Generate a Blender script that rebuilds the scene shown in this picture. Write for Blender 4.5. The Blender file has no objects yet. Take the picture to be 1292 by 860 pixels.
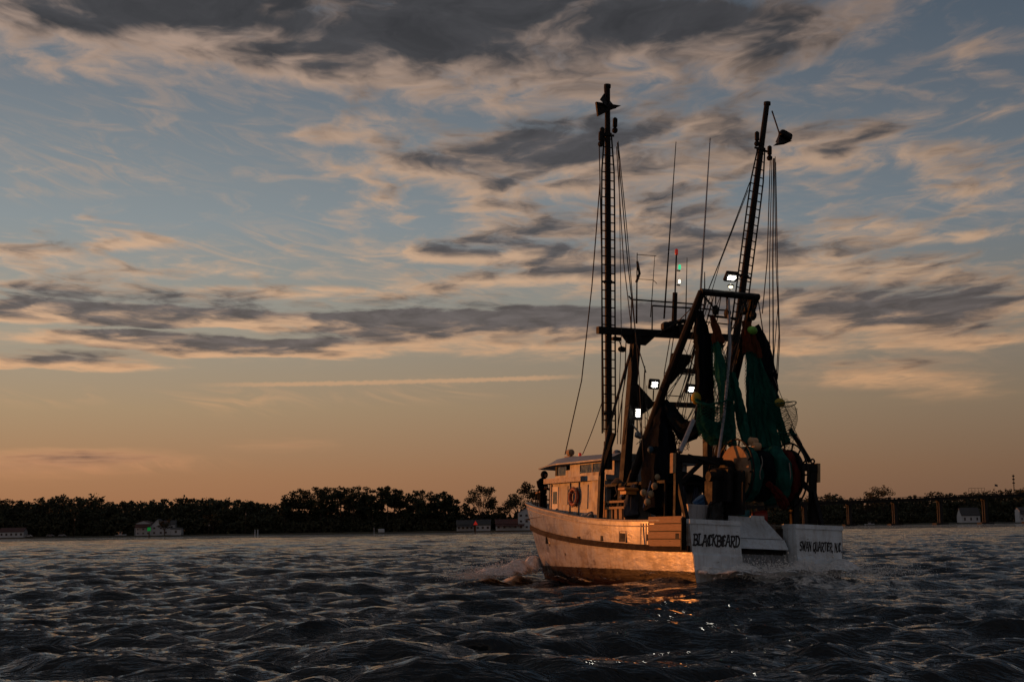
# A shrimp trawler under way at dusk, seen from a small boat on a wide river.
import bpy, math, random
import numpy as np
from math import sin, cos, pi, radians, sqrt, atan2
from mathutils import Vector, Matrix, Euler

scene = bpy.context.scene
col = scene.collection

# ------------------------------------------------------------------ camera
cam_data = bpy.data.cameras.new('camera')
cam_data.sensor_width = 36.0
cam_data.lens = 50.0
cam_data.clip_start = 0.1
cam_data.clip_end = 30000.0
camera = bpy.data.objects.new('camera', cam_data)
col.objects.link(camera)
CAM_H = 1.70
camera.matrix_world = (Matrix.Translation((0, 0, CAM_H)) @ Matrix.Rotation(radians(90 + 7.5), 4, 'X')
                       @ Matrix.Rotation(radians(-0.85), 4, 'Z'))
scene.camera = camera

# ------------------------------------------------------------------ light and exposure
SUN_AZ = radians(-66.0)           # clockwise from +Y: the sun stands low on the left, outside the picture
SUN_EL = radians(2.6)
scene.view_settings.view_transform = 'Standard'
scene.view_settings.look = 'None'
scene.view_settings.gamma = 1.0
scene.view_settings.use_curve_mapping = False
scene.view_settings.exposure = 0.16

sun_data = bpy.data.lights.new('sun', 'SUN')
sun_data.energy = 2.0
sun_data.angle = radians(0.6)
sun_data.color = (1.0, 0.29, 0.055)
sun = bpy.data.objects.new('sun', sun_data)
col.objects.link(sun)
to_sun = Vector((sin(SUN_AZ) * cos(SUN_EL), cos(SUN_AZ) * cos(SUN_EL), sin(SUN_EL)))
sun.rotation_euler = to_sun.to_track_quat('Z', 'Y').to_euler()

# ------------------------------------------------------------------ node helpers
class NT:
    """tiny wrapper that makes node trees readable"""
    def __init__(self, tree): self.t = tree
    def n(self, kind, **kw):
        nd = self.t.nodes.new(kind)
        for k, v in kw.items(): setattr(nd, k, v)
        return nd
    def link(self, a, b): self.t.links.new(a, b)
    def put(self, sock, v):
        if isinstance(v, bpy.types.NodeSocket): self.t.links.new(v, sock)
        elif v is not None: sock.default_value = v
    def math(self, op, a, b=None, c=None, clamp=False):
        nd = self.n('ShaderNodeMath', operation=op, use_clamp=clamp)
        self.put(nd.inputs[0], a); self.put(nd.inputs[1], b)
        if c is not None: self.put(nd.inputs[2], c)
        return nd.outputs[0]
    def vmath(self, op, a, b=None, c=None):
        nd = self.n('ShaderNodeVectorMath', operation=op)
        self.put(nd.inputs[0], a); self.put(nd.inputs[1], b)
        if c is not None: self.put(nd.inputs[2], c)
        return nd.outputs['Value'] if op in ('LENGTH', 'DOT_PRODUCT') else nd.outputs[0]
    def maprange(self, v, a, b, c=0.0, d=1.0, smooth=True):
        nd = self.n('ShaderNodeMapRange', interpolation_type='SMOOTHSTEP' if smooth else 'LINEAR')
        for i, x in enumerate((v, a, b, c, d)): self.put(nd.inputs[i], x)
        return nd.outputs[0]
    def mix(self, f, a, b, mode='MIX'):
        nd = self.n('ShaderNodeMix', data_type='RGBA', blend_type=mode)
        self.put(nd.inputs[0], f); self.put(nd.inputs[6], rgba(a)); self.put(nd.inputs[7], rgba(b))
        return nd.outputs[2]
    def noise(self, vec, scale, detail=3.0, rough=0.5, dist=0.0, dim='3D', w=None):
        nd = self.n('ShaderNodeTexNoise', noise_dimensions=dim)
        self.put(nd.inputs['Vector'], vec)
        nd.inputs['Scale'].default_value = scale
        nd.inputs['Detail'].default_value = detail
        nd.inputs['Roughness'].default_value = rough
        nd.inputs['Distortion'].default_value = dist
        return nd.outputs['Fac']
    def ramp(self, f, stops, interp='LINEAR'):
        nd = self.n('ShaderNodeValToRGB')
        cr = nd.color_ramp; cr.interpolation = interp
        while len(cr.elements) < len(stops): cr.elements.new(0.5)
        for e, (p, c) in zip(cr.elements, stops):
            e.position = p; e.color = rgba(c)
        self.put(nd.inputs[0], f)
        return nd.outputs[0]
    def comb(self, x, y, z=0.0):
        nd = self.n('ShaderNodeCombineXYZ')
        for i, v in enumerate((x, y, z)): self.put(nd.inputs[i], v)
        return nd.outputs[0]

def rgba(c):
    if isinstance(c, bpy.types.NodeSocket): return c
    return (c[0], c[1], c[2], 1.0)

def srgb(r, g, b):
    f = lambda v: (v / 255.0) / 12.92 if v / 255.0 <= 0.04045 else (((v / 255.0) + 0.055) / 1.055) ** 2.4
    return (f(r), f(g), f(b))

# ------------------------------------------------------------------ sky with drifting cloud
# each cloud bank: azimuth, elevation, half width, half height (degrees), density
BANKS = [
    (0.01, 20.98, 13.73, 2.11, 0.54), (-3.98, 19.47, 6.07, 1.47, 0.50), (4.94, 19.02, 5.91, 1.85, 0.40), (-7.26, 18.35, 3.51, 1.09, 0.35), (-0.04, 17.61, 7.02, 1.28, 0.35),
    (-18.89, 19.90, 5.43, 1.34, 0.68), (-14.61, 19.52, 3.83, 1.15, 0.55), (-11.93, 18.93, 2.24, 1.09, 0.40), (-10.18, 19.61, 4.47, 1.60, 0.30), (-19.87, 17.92, 0.96, 0.32, 0.25), (-16.73, 17.89, 3.51, 0.57, 0.18),
    (-7.26, 15.88, 2.71, 0.48, 0.50), (-1.72, 14.67, 5.43, 0.77, 0.50), (-4.67, 13.82, 2.87, 0.51, 0.45), (1.56, 15.25, 4.15, 0.83, 0.50), (-0.11, 13.17, 2.87, 0.64, 0.55),
    (-6.61, 14.43, 2.55, 0.38, 0.30), (3.84, 14.72, 4.15, 1.60, 0.42), (7.14, 16.30, 5.43, 0.51, 0.36), (10.40, 17.35, 4.15, 0.54, 0.32), (13.44, 14.84, 3.51, 0.77, 0.55),
    (10.91, 14.39, 2.87, 0.45, 0.30), (18.94, 12.81, 2.24, 0.96, 0.50), (17.69, 14.34, 2.55, 0.32, 0.30), (14.87, 18.65, 3.83, 0.29, 0.20), (19.08, 17.68, 0.96, 0.29, 0.40),
    (18.20, 17.95, 0.45, 0.26, 0.35), (16.15, 19.41, 2.87, 0.32, 0.20), (6.19, 17.28, 0.51, 0.29, 0.35), (8.55, 19.44, 6.39, 0.96, 0.30), (14.28, 12.94, 2.87, 0.29, 0.25),
    (-19.36, 10.92, 2.24, 0.26, 0.60), (-15.06, 11.38, 1.85, 0.19, 0.65), (-18.33, 10.57, 1.92, 0.22, 0.50), (-1.43, 11.66, 6.07, 0.35, 0.40), (0.83, 10.84, 4.79, 0.57, 0.55),
    (4.70, 10.11, 3.83, 0.83, 0.50), (14.21, 11.34, 2.87, 0.38, 0.40), (15.94, 9.60, 4.79, 0.38, 0.50), (18.86, 8.89, 2.87, 0.42, 0.45), (8.26, 11.41, 4.15, 1.02, 0.50),
    (-16.54, 10.04, 5.75, 0.32, 0.35), (-18.29, 9.36, 2.87, 0.26, 0.45), (-10.41, 10.42, 4.79, 0.51, 0.20), (-1.46, 9.69, 5.11, 0.26, 0.50), (-7.24, 9.38, 7.02, 0.29, 0.30),
    (-17.69, 8.53, 6.39, 0.42, 1.00), (-12.26, 8.51, 4.47, 0.38, 0.75), (-1.47, 8.32, 8.62, 0.57, 1.00), (-6.92, 8.24, 4.15, 0.42, 0.60), (5.28, 7.96, 5.43, 0.48, 0.60),
    (-15.89, 7.54, 3.83, 0.29, 1.00), (-10.07, 7.19, 5.43, 0.29, 1.10), (-17.93, 6.58, 4.15, 0.22, 1.00), (-4.05, 7.54, 5.75, 0.26, 0.40), (15.25, 7.88, 6.07, 0.57, 0.65),
    (17.88, 7.00, 3.51, 0.38, 0.55), (12.24, 8.71, 4.79, 0.48, 0.50), (9.70, 7.41, 2.87, 0.38, 0.40), (14.85, 5.86, 4.15, 0.42, 0.50), (17.19, 5.15, 2.24, 0.26, 0.30),
    (-9.26, 3.29, 1.09, 0.16, 0.70), (-16.96, 2.91, 5.11, 0.13, 0.50), (-18.68, 2.31, 6.39, 0.26, 0.30), (-19.00, 3.57, 1.92, 0.10, 0.35),
    (11.78, 19.82, 7.02, 0.83, 0.35), (11.71, 18.32, 4.79, 0.45, 0.35), (9.37, 15.57, 3.83, 0.64, 0.40), (15.38, 16.50, 6.39, 0.26, 0.30), (17.50, 10.87, 3.83, 0.45, 0.40), (11.69, 10.30, 3.83, 0.64, 0.45),
    (17.36, 8.28, 4.47, 0.38, 0.40), (6.38, 12.74, 3.83, 0.96, 0.35), (2.47, 11.92, 3.83, 0.45, 0.35), (-5.32, 12.62, 1.92, 0.26, 0.25), (8.36, 14.22, 2.87, 0.57, 0.30), (13.32, 12.23, 2.24, 0.26, 0.35),
    (-12.58, 9.22, 5.11, 0.26, 0.35), (-2.74, 10.72, 3.83, 0.32, 0.40), (7.54, 8.75, 3.83, 0.51, 0.40), (1.73, 7.15, 5.11, 0.32, 0.35), (11.24, 6.88, 4.47, 0.32, 0.35), (17.18, 16.04, 1.92, 0.19, 0.30),
]
WISPS = [
    (-10.98, 5.17, 3.51, 0.70, 0.60), (-2.78, 5.62, 3.19, 0.57, 0.55), (-18.18, 5.27, 2.87, 0.51, 0.40), (-13.61, 16.12, 8.94, 2.87, 0.55), (-16.64, 14.29, 3.83, 1.28, 0.70),
    (-18.40, 13.29, 2.87, 0.83, 0.60), (-9.79, 11.31, 6.07, 1.28, 0.60), (-17.25, 2.70, 6.07, 0.51, 0.80), (-6.93, 11.98, 3.83, 0.70, 0.45), (14.92, 7.34, 5.75, 1.92, 0.40), (-5.34, 5.32, 4.47, 0.45, 0.40),
    (-14.21, 14.72, 1.28, 0.26, 0.60), (-16.65, 14.60, 0.96, 0.22, 0.70), (8.34, 13.60, 7.02, 1.92, 0.30), (16.95, 11.82, 4.47, 0.96, 0.40), (-2.75, 9.92, 8.30, 1.28, 0.50), (-16.52, 9.12, 7.66, 1.28, 0.50),
]

world = bpy.data.worlds.new('World')
scene.world = world
world.use_nodes = True
world.cycles.sampling_method = 'MANUAL'
world.cycles.sample_map_resolution = 256
scene.cycles.use_adaptive_sampling = True
scene.cycles.adaptive_threshold = 0.012
scene.cycles.use_denoising = True
scene.cycles.adaptive_min_samples = 12
wt = world.node_tree
wt.nodes.clear()

# the banks are laid out once as rows of density by elevation, looked up by colour ramps (three rows to a ramp)
ROW_EL = [0, .5, 1.0, 1.5, 2, 2.5, 3.0, 3.4, 3.8, 4.4, 5.0, 5.6, 6.2, 6.5, 6.8, 7.1, 7.4, 7.7, 8.0, 8.3, 8.6, 9.0, 9.4, 9.8, 10.3, 10.8,
          11.4, 12.0, 12.7, 13.4, 14.2, 15.0, 15.9, 16.8, 17.8, 18.8, 19.9, 21.0, 23.0]
AZ_MAX = 24.0
def bank_rows(d_az, d_el):
    a = np.linspace(-AZ_MAX, AZ_MAX, 32)
    out = []
    for e in ROW_EL:
        k = min(1.0, max(0.15, e / 14.0))
        v = np.zeros(32)
        for (ba, be, w, h, s) in BANKS:
            w = w * 1.2; h = h * 1.3 + 0.07
            r = np.sqrt(((a + d_az * k - ba) / w) ** 2 + ((e + d_el * k - be) / h) ** 2)
            t = np.clip((1.0 - r) / 0.85, 0, 1)
            v += 1.12 * s * t * t * (3 - 2 * t)
        out.append(np.minimum(v, 1.0))
    return out

def bank_lookup(N, az, el):
    """density of the cloud banks here, and a little towards the sun"""
    idx = N.n('ShaderNodeFloatCurve')
    cv = idx.mapping.curves[0]
    n = len(ROW_EL)
    for i in range(1, n - 1):
        p = cv.points.new(ROW_EL[i] / 23.0, i / (n - 1)); p.handle_type = 'VECTOR'
    idx.mapping.update()
    N.put(idx.inputs['Value'], N.math('DIVIDE', el, 23.0, None, True))
    r = N.math('MULTIPLY', idx.outputs[0], n - 1.0)
    rv = N.comb(r, r, r)
    f = N.maprange(az, -AZ_MAX, AZ_MAX, 0, 1, False)
    here, sunward = bank_rows(0, 0), bank_rows(-0.9, -0.75)
    s0 = s1 = None
    for i in range(0, n, 3):
        w = N.vmath('ABSOLUTE', N.vmath('SUBTRACT', rv, (i, i + 1, i + 2)))
        w = N.vmath('MAXIMUM', N.vmath('SUBTRACT', (1, 1, 1), w), (0, 0, 0))
        for which, rows in ((0, here), (1, sunward)):
            c = N.ramp(f, [(j / 31.0, (rows[i][j], rows[i + 1][j], rows[i + 2][j])) for j in range(32)], 'B_SPLINE')
            x = N.vmath('DOT_PRODUCT', w, c)
            if which == 0: s0 = x if s0 is None else N.math('ADD', s0, x)
            else: s1 = x if s1 is None else N.math('ADD', s1, x)
    return s0, s1

def build_world():
    N = NT(wt)
    tc = N.n('ShaderNodeTexCoord')
    d = N.vmath('NORMALIZE', tc.outputs['Generated'])
    sep = N.n('ShaderNodeSeparateXYZ'); N.link(d, sep.inputs[0])
    az = N.math('MULTIPLY', N.math('ARCTAN2', sep.outputs[0], sep.outputs[1]), 180 / pi)
    el = N.math('MULTIPLY', N.math('ARCSINE', sep.outputs[2]), 180 / pi)
    elc = N.math('MAXIMUM', el, 0.0)
    place = N.comb(az, elc, 0)
    sky = N.n('ShaderNodeTexSky', sky_type='NISHITA')
    sky.sun_disc = False
    sky.sun_elevation = SUN_EL
    sky.sun_rotation = SUN_AZ
    sky.altitude = 0.0
    sky.air_density = 1.0
    sky.dust_density = 1.6
    sky.ozone_density = 2.2
    clear = sky.outputs[0]
    return N, clear, az, elc, place

N, clear, az, elc, place = build_world()
SKY_GAIN = 0.08
# --- cloud on top of the clear sky
inv = N.math('DIVIDE', 1.0, N.math('ADD', elc, 5.0))
q = N.comb(N.math('MULTIPLY', N.math('MULTIPLY', az, inv), 2.9), N.math('MULTIPLY', inv, 215.0), 0.0)
big = N.n('ShaderNodeTexNoise', noise_dimensions='2D')
N.put(big.inputs['Vector'], q); big.inputs['Scale'].default_value = 1.3; big.inputs['Detail'].default_value = 4.0
warp = N.vmath('SUBTRACT', big.outputs['Color'], (0.5, 0.5, 0.5))
waz = N.math('MULTIPLY_ADD', N.vmath('DOT_PRODUCT', warp, (1, 0, 0)), N.maprange(elc, 0, 16, 2.0, 5.0, False), az)
wel = N.math('MULTIPLY_ADD', N.vmath('DOT_PRODUCT', warp, (0, 1, 0)), N.maprange(elc, 5, 17, .35, 2.2, False), elc)
B0, B1 = bank_lookup(N, waz, N.math('MAXIMUM', wel, 0.0))
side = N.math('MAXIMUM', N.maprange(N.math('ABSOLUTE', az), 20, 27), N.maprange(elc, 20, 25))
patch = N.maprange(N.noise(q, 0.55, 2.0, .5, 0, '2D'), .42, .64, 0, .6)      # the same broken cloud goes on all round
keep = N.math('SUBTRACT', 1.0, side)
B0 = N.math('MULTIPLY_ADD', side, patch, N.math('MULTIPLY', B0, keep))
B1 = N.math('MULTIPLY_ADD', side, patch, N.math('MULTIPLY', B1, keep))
qf = N.vmath('MULTIPLY_ADD', big.outputs['Color'], (0.8, 0.8, 0), N.vmath('MULTIPLY', q, (1.35, 1.0, 0)))
fine0 = N.noise(qf, 2.1, 7.0, 0.58, 0, '2D')
fine1 = N.noise(N.vmath('ADD', qf, (-0.10, 0.10, 0)), 2.1, 4.0, 0.5, 0, '2D')
amp = N.math('MULTIPLY', N.math('MULTIPLY', N.maprange(B0, 0, .8, 0.85, 1.6, False), N.maprange(elc, 6, 12.5, .55, 1.0)), N.maprange(N.math('ADD', elc, N.math('MULTIPLY', B0, 8.0)), 3.5, 10, .12, 1.0))
T0 = N.math('MULTIPLY_ADD', N.math('SUBTRACT', fine0, .5), amp, N.math('SUBTRACT', B0, .10))
T1 = N.math('MULTIPLY_ADD', N.math('SUBTRACT', fine1, .5), amp, N.math('SUBTRACT', B1, .10))
alpha = N.maprange(T0, -0.10, 0.40)
core = N.maprange(N.math('MULTIPLY_ADD', T1, .65, N.math('MULTIPLY', T0, .35)), 0.0, 0.56)
lit_col = N.ramp(N.maprange(elc, 0, 20, 0, 1, False), [(0.0, srgb(182, 114, 76)), (.25, srgb(206, 158, 116)), (.5, srgb(196, 162, 132)), (1.0, srgb(158, 136, 122))])
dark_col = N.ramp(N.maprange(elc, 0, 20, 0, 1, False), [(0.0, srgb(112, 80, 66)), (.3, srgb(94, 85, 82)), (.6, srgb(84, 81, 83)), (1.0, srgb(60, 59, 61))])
sidefac = N.maprange(az, -35, 40, 1.14, 0.74, False)
mottle = N.maprange(fine0, .3, .72, 1.32, .74, False)
dark_v = N.vmath('SCALE', dark_col); N.link(mottle, dark_v.node.inputs['Scale'])
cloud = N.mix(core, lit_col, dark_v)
cloud = N.vmath('SCALE', cloud)
N.link(sidefac, cloud.node.inputs['Scale'])
# --- thin high wisps
sepw = N.n('ShaderNodeSeparateXYZ'); N.link(place, sepw.inputs[0])
acc = None
for (a, e, w, h, s) in WISPS:
    dd = N.vmath('LENGTH', N.vmath('MULTIPLY_ADD', place, (1 / w, 1 / h, 0), (-a / w, -e / h, 0)))
    x = N.maprange(dd, 0.1, 1.25, s, 0)
    acc = x if acc is None else N.math('MAXIMUM', acc, x)
wv = N.vmath('MULTIPLY', N.n('ShaderNodeVectorRotate', rotation_type='Z_AXIS').outputs[0], (1, 1, 1))
rot = wv.node.inputs[0].links[0].from_node
N.link(place, rot.inputs['Vector']); rot.inputs['Angle'].default_value = radians(14)
wn = N.noise(N.vmath('MULTIPLY', wv, (.22, 1.25, 0)), 1.0, 7.0, .58, 1.6, '2D')
wisp = N.math('MULTIPLY', acc, N.maprange(wn, .42, .78), None)
# --- an old vapour trail
tr = N.math('SUBTRACT', elc, N.math('MULTIPLY_ADD', az, 0.0165, 5.975))
trn = N.noise(N.vmath('MULTIPLY', place, (3.2, 3.0, 0)), 1.0, 4.0, .6, 0, '2D')
trail = N.maprange(N.math('ABSOLUTE', N.math('ADD', tr, N.math('MULTIPLY', N.math('SUBTRACT', trn, .5), .12))), 0.03, 0.13, .55, 0)
trail = N.math('MULTIPLY', trail, N.math('MULTIPLY', N.maprange(az, -13.5, -9.0), N.maprange(az, 3.5, 0.5)))
thin = N.math('MAXIMUM', N.math('MULTIPLY', wisp, .75), trail)
# --- clear sky: the physical sky, warmed and lifted by the thick low air of the hour
hz = N.maprange(elc, 0, 22, 0, 1, False)
near_sun = N.ramp(hz, [(0.0, srgb(160, 108, 76)), (.10, srgb(168, 122, 88)), (.22, srgb(170, 142, 110)), (.38, srgb(158, 152, 138)), (.55, srgb(140, 147, 149)), (.78, srgb(116, 124, 131)), (1.0, srgb(84, 96, 108))])
far_sun = N.ramp(hz, [(0.0, srgb(98, 76, 64)), (.10, srgb(112, 89, 72)), (.22, srgb(122, 105, 88)), (.38, srgb(114, 111, 106)), (.55, srgb(102, 112, 121)), (.78, srgb(84, 93, 104)), (1.0, srgb(64, 77, 91))])
turn = N.math('ABSOLUTE', N.math('SUBTRACT', az, math.degrees(SUN_AZ)))
turn = N.math('MINIMUM', turn, N.math('SUBTRACT', 360.0, turn))
air = N.mix(N.maprange(turn, 40, 102), near_sun, far_sun)
phys = N.vmath('MULTIPLY', clear, (SKY_GAIN, SKY_GAIN, SKY_GAIN))
base = N.mix(0.84, phys, air)
mixed = N.mix(thin, base, N.vmath('MULTIPLY', lit_col, (.95, .95, .95)))
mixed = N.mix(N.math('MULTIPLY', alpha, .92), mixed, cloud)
bgn = N.n('ShaderNodeBackground'); N.link(mixed, bgn.inputs[0]); bgn.inputs[1].default_value = 1.0
wo = N.n('ShaderNodeOutputWorld'); N.link(bgn.outputs[0], wo.inputs[0])

# ------------------------------------------------------------------ materials
MATS = {}
def mat(name, color, rough=0.6, metal=0.0, var=0.18, scale=6.0, spec=0.5, bump=0.0, bscale=40.0, dirt=None, stretch=(1, 1, 1), emit=None, trans=0.0, coat=0.0):
    """procedural paint / wood / rope: base colour broken by noise, optional stains of a second colour, fine relief"""
    if name in MATS: return MATS[name]
    m = bpy.data.materials.new(name); m.use_nodes = True
    t = m.node_tree; t.nodes.clear(); n = NT(t)
    out = n.n('ShaderNodeOutputMaterial'); b = n.n('ShaderNodeBsdfPrincipled')
    n.link(b.outputs[0], out.inputs[0])
    tc = n.n('ShaderNodeTexCoord').outputs['Object']
    v = n.vmath('MULTIPLY', tc, stretch)
    f = n.noise(v, scale, 5.0, 0.6)
    dark = tuple(c * (1 - var) for c in color); light = tuple(min(1, c * (1 + var)) for c in color)
    c = n.mix(n.maprange(f, .3, .7), dark, light)
    if dirt:
        dcol, amount, dscale, dst = dirt
        g = n.noise(n.vmath('MULTIPLY', tc, dst), dscale, 6.0, 0.65)
        c = n.mix(n.maprange(g, 1 - amount - .12, 1 - amount + .12), c, dcol)
    n.link(c, b.inputs['Base Color'])
    b.inputs['Roughness'].default_value = rough
    b.inputs['Metallic'].default_value = metal
    b.inputs['Specular IOR Level'].default_value = spec
    b.inputs['Coat Weight'].default_value = coat
    if rough < .95:
        n.link(n.maprange(f, .3, .7, max(.03, rough - .08), min(1, rough + .1)), b.inputs['Roughness'])
    if trans: b.inputs['Transmission Weight'].default_value = trans
    if emit:
        b.inputs['Emission Color'].default_value = rgba(emit[0]); b.inputs['Emission Strength'].default_value = emit[1]
    if bump:
        bp = n.n('ShaderNodeBump'); bp.inputs['Strength'].default_value = bump; bp.inputs['Distance'].default_value = 0.02
        n.link(n.noise(v, bscale, 4.0, .6), bp.inputs['Height']); n.link(bp.outputs[0], b.inputs['Normal'])
    MATS[name] = m
    return m

# ------------------------------------------------------------------ mesh builder
class MB:
    def __init__(self): self.v = []; self.f = []; self.mi = []
    def add(self, vs, fs, mi=0):
        o = len(self.v); self.v += [tuple(p) for p in vs]
        self.f += [tuple(i + o for i in q) for q in fs]; self.mi += [mi] * len(fs); return self
    def box(self, lo, hi, mi=0):
        x0, y0, z0 = lo; x1, y1, z1 = hi
        return self.add([(x0,y0,z0),(x1,y0,z0),(x1,y1,z0),(x0,y1,z0),(x0,y0,z1),(x1,y0,z1),(x1,y1,z1),(x0,y1,z1)],
                 [(0,3,2,1),(4,5,6,7),(0,1,5,4),(1,2,6,5),(2,3,7,6),(3,0,4,7)], mi)
    def cbox(self, c, s, mi=0, rot=None, bevel=0.0):
        h = [x / 2 for x in s]; R = Euler(rot).to_matrix() if rot else None
        if bevel:
            b = min(bevel, min(h) * .6); pts = []; 
            for sz in (-1, 1):
                for (ix, iy) in ((0,-1),(1,-1),(1,0),(1,1),(0,1),(-1,1),(-1,0),(-1,-1)):
                    pass
            m2 = MB(); prof = [(-h[0]+b,-h[1]),(h[0]-b,-h[1]),(h[0],-h[1]+b),(h[0],h[1]-b),(h[0]-b,h[1]),(-h[0]+b,h[1]),(-h[0],h[1]-b),(-h[0],-h[1]+b)]
            ins = [(x*(1-b/h[0]), y*(1-b/h[1])) for x, y in prof]
            vs = [(x,y,-h[2]) for x,y in ins]+[(x,y,-h[2]+b) for x,y in prof]+[(x,y,h[2]-b) for x,y in prof]+[(x,y,h[2]) for x,y in ins]
            fs = [tuple(range(7,-1,-1)), tuple(range(24,32))]
            for k in range(3):
                for i in range(8):
                    j=(i+1)%8; fs.append((k*8+i,k*8+j,k*8+8+j,k*8+8+i))
        else:
            vs = [(x*h[0],y*h[1],z*h[2]) for z in (-1,1) for (x,y) in ((-1,-1),(1,-1),(1,1),(-1,1))]
            fs = [(0,3,2,1),(4,5,6,7),(0,1,5,4),(1,2,6,5),(2,3,7,6),(3,0,4,7)]
        if R: vs = [R @ Vector(p) for p in vs]
        return self.add([(p[0]+c[0],p[1]+c[1],p[2]+c[2]) for p in vs], fs, mi)
    def beam(self, p, q, w, h, up=(0,0,1), mi=0):
        p, q = Vector(p), Vector(q); d = (q - p).normalized(); u = Vector(up)
        if abs(d.dot(u)) > .98: u = Vector((1,0,0))
        s = d.cross(u).normalized(); u = s.cross(d)
        vs = []
        for b in (p, q):
            for (a, c) in ((-1,-1),(1,-1),(1,1),(-1,1)): vs.append(b + s*a*w/2 + u*c*h/2)
        return self.add(vs, [(0,3,2,1),(4,5,6,7),(0,1,5,4),(1,2,6,5),(2,3,7,6),(3,0,4,7)], mi)
    def path(self, pts, rad, n=8, cap=True, mi=0, flute=None):
        """tube along points; rad a number or list; flute(i,k)->radius factor"""
        P = [Vector(p) for p in pts]; m = len(P)
        R = rad if isinstance(rad, (list, tuple)) else [rad]*m
        prev = None; rings = []
        for i in range(m):
            d = (P[min(i+1,m-1)] - P[max(i-1,0)]).normalized()
            if prev is None:
                a = Vector((0,0,1)) if abs(d.z) < .9 else Vector((1,0,0))
                s = d.cross(a).normalized()
            else:
                s = (prev - d*prev.dot(d)).normalized()
            prev = s; t = d.cross(s)
            rings.append([P[i] + (s*cos(2*pi*k/n) + t*sin(2*pi*k/n)) * R[i] * (flute(i,k) if flute else 1) for k in range(n)])
        vs = [p for r in rings for p in r]; fs = []
        for i in range(m-1):
            for k in range(n):
                j=(k+1)%n; fs.append((i*n+k,i*n+j,(i+1)*n+j,(i+1)*n+k))
        if cap: fs += [tuple(range(n-1,-1,-1)), tuple(range((m-1)*n, m*n))]
        return self.add(vs, fs, mi)
    def tube(self, p, q, r0, r1=None, n=8, mi=0): return self.path([p,q], [r0, r0 if r1 is None else r1], n, True, mi)
    def lathe(self, prof, c=(0,0,0), axis='Z', n=16, mi=0):
        """prof: list of (radius, height) along axis"""
        vs = []
        for r, h in prof:
            for k in range(n):
                a = 2*pi*k/n; x, y = r*cos(a), r*sin(a)
                p = (x,y,h) if axis=='Z' else ((x,h,y) if axis=='Y' else (h,x,y))
                vs.append((p[0]+c[0],p[1]+c[1],p[2]+c[2]))
        fs = []
        m = len(prof)
        for i in range(m-1):
            for k in range(n):
                j=(k+1)%n; fs.append((i*n+k,i*n+j,(i+1)*n+j,(i+1)*n+k))
        fs += [tuple(range(n-1,-1,-1)), tuple(range((m-1)*n,m*n))]
        return self.add(vs, fs, mi)
    def ball(self, c, r, n=10, mi=0, sc=(1,1,1)):
        prof = [(max(.001, r*sin(pi*i/6)), -r*cos(pi*i/6)) for i in range(7)]
        vs=[]; 
        for rr, h in prof:
            for k in range(n): vs.append((c[0]+rr*cos(2*pi*k/n)*sc[0], c[1]+rr*sin(2*pi*k/n)*sc[1], c[2]+h*sc[2]))
        fs=[(i*n+k,i*n+(k+1)%n,(i+1)*n+(k+1)%n,(i+1)*n+k) for i in range(6) for k in range(n)]
        return self.add(vs, fs, mi)
    def torus(self, c, R, r, axis='Y', n=24, m=8, mi=0):
        vs=[]; fs=[]
        for i in range(n):
            a=2*pi*i/n
            for k in range(m):
                b=2*pi*k/m; d=R+r*cos(b); h=r*sin(b); x,y=d*cos(a),d*sin(a)
                p=(x,y,h) if axis=='Z' else ((x,h,y) if axis=='Y' else (h,x,y))
                vs.append((p[0]+c[0],p[1]+c[1],p[2]+c[2]))
        for i in range(n):
            for k in range(m): fs.append((i*m+k,((i+1)%n)*m+k,((i+1)%n)*m+(k+1)%m,i*m+(k+1)%m))
        return self.add(vs, fs, mi)
    def prism(self, poly, axis, a, b, mi=0):
        """closed outline given in the two other axes, extruded from a to b along axis"""
        def P(u, w, t): return (t,u,w) if axis=='X' else ((u,t,w) if axis=='Y' else (u,w,t))
        n=len(poly); vs=[P(u,w,a) for u,w in poly]+[P(u,w,b) for u,w in poly]
        fs=[tuple(range(n-1,-1,-1)),tuple(range(n,2*n))]+[(i,(i+1)%n,n+(i+1)%n,n+i) for i in range(n)]
        return self.add(vs, fs, mi)
    def build(self, name, m, parent=None, smooth=False, loc=None):
        me = bpy.data.meshes.new(name)
        me.from_pydata([tuple(p) for p in self.v], [], self.f)
        for x in (m if isinstance(m, (list, tuple)) else [m]): me.materials.append(x)
        if isinstance(m, (list, tuple)): me.polygons.foreach_set('material_index', self.mi)
        if smooth:
            me.polygons.foreach_set('use_smooth', [True]*len(me.polygons))
            me.set_sharp_from_angle(angle=radians(40))
        import bmesh
        bm = bmesh.new(); bm.from_mesh(me); bmesh.ops.recalc_face_normals(bm, faces=bm.faces); bm.to_mesh(me); bm.free()
        o = bpy.data.objects.new(name, me); col.objects.link(o)
        if parent: o.parent = parent
        if loc: o.location = loc
        return o

def tag(o, label=None, cat=None, group=None, kind=None):
    if label: o['label'] = label
    if cat: o['category'] = cat
    if group: o['group'] = group
    if kind: o['kind'] = kind
    return o
def empty(name, loc=(0,0,0), rz=0.0, label=None, cat=None, group=None):
    o = bpy.data.objects.new(name, None); col.objects.link(o); o.location = loc; o.rotation_euler = (0,0,rz)
    return tag(o, label, cat, group)
def share(src, name, parent, loc=None, rot=None):
    """another object with the same mesh data"""
    o = bpy.data.objects.new(name, src.data); col.objects.link(o); o.parent = parent
    if loc: o.location = loc
    if rot: o.rotation_euler = rot
    return o

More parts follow.
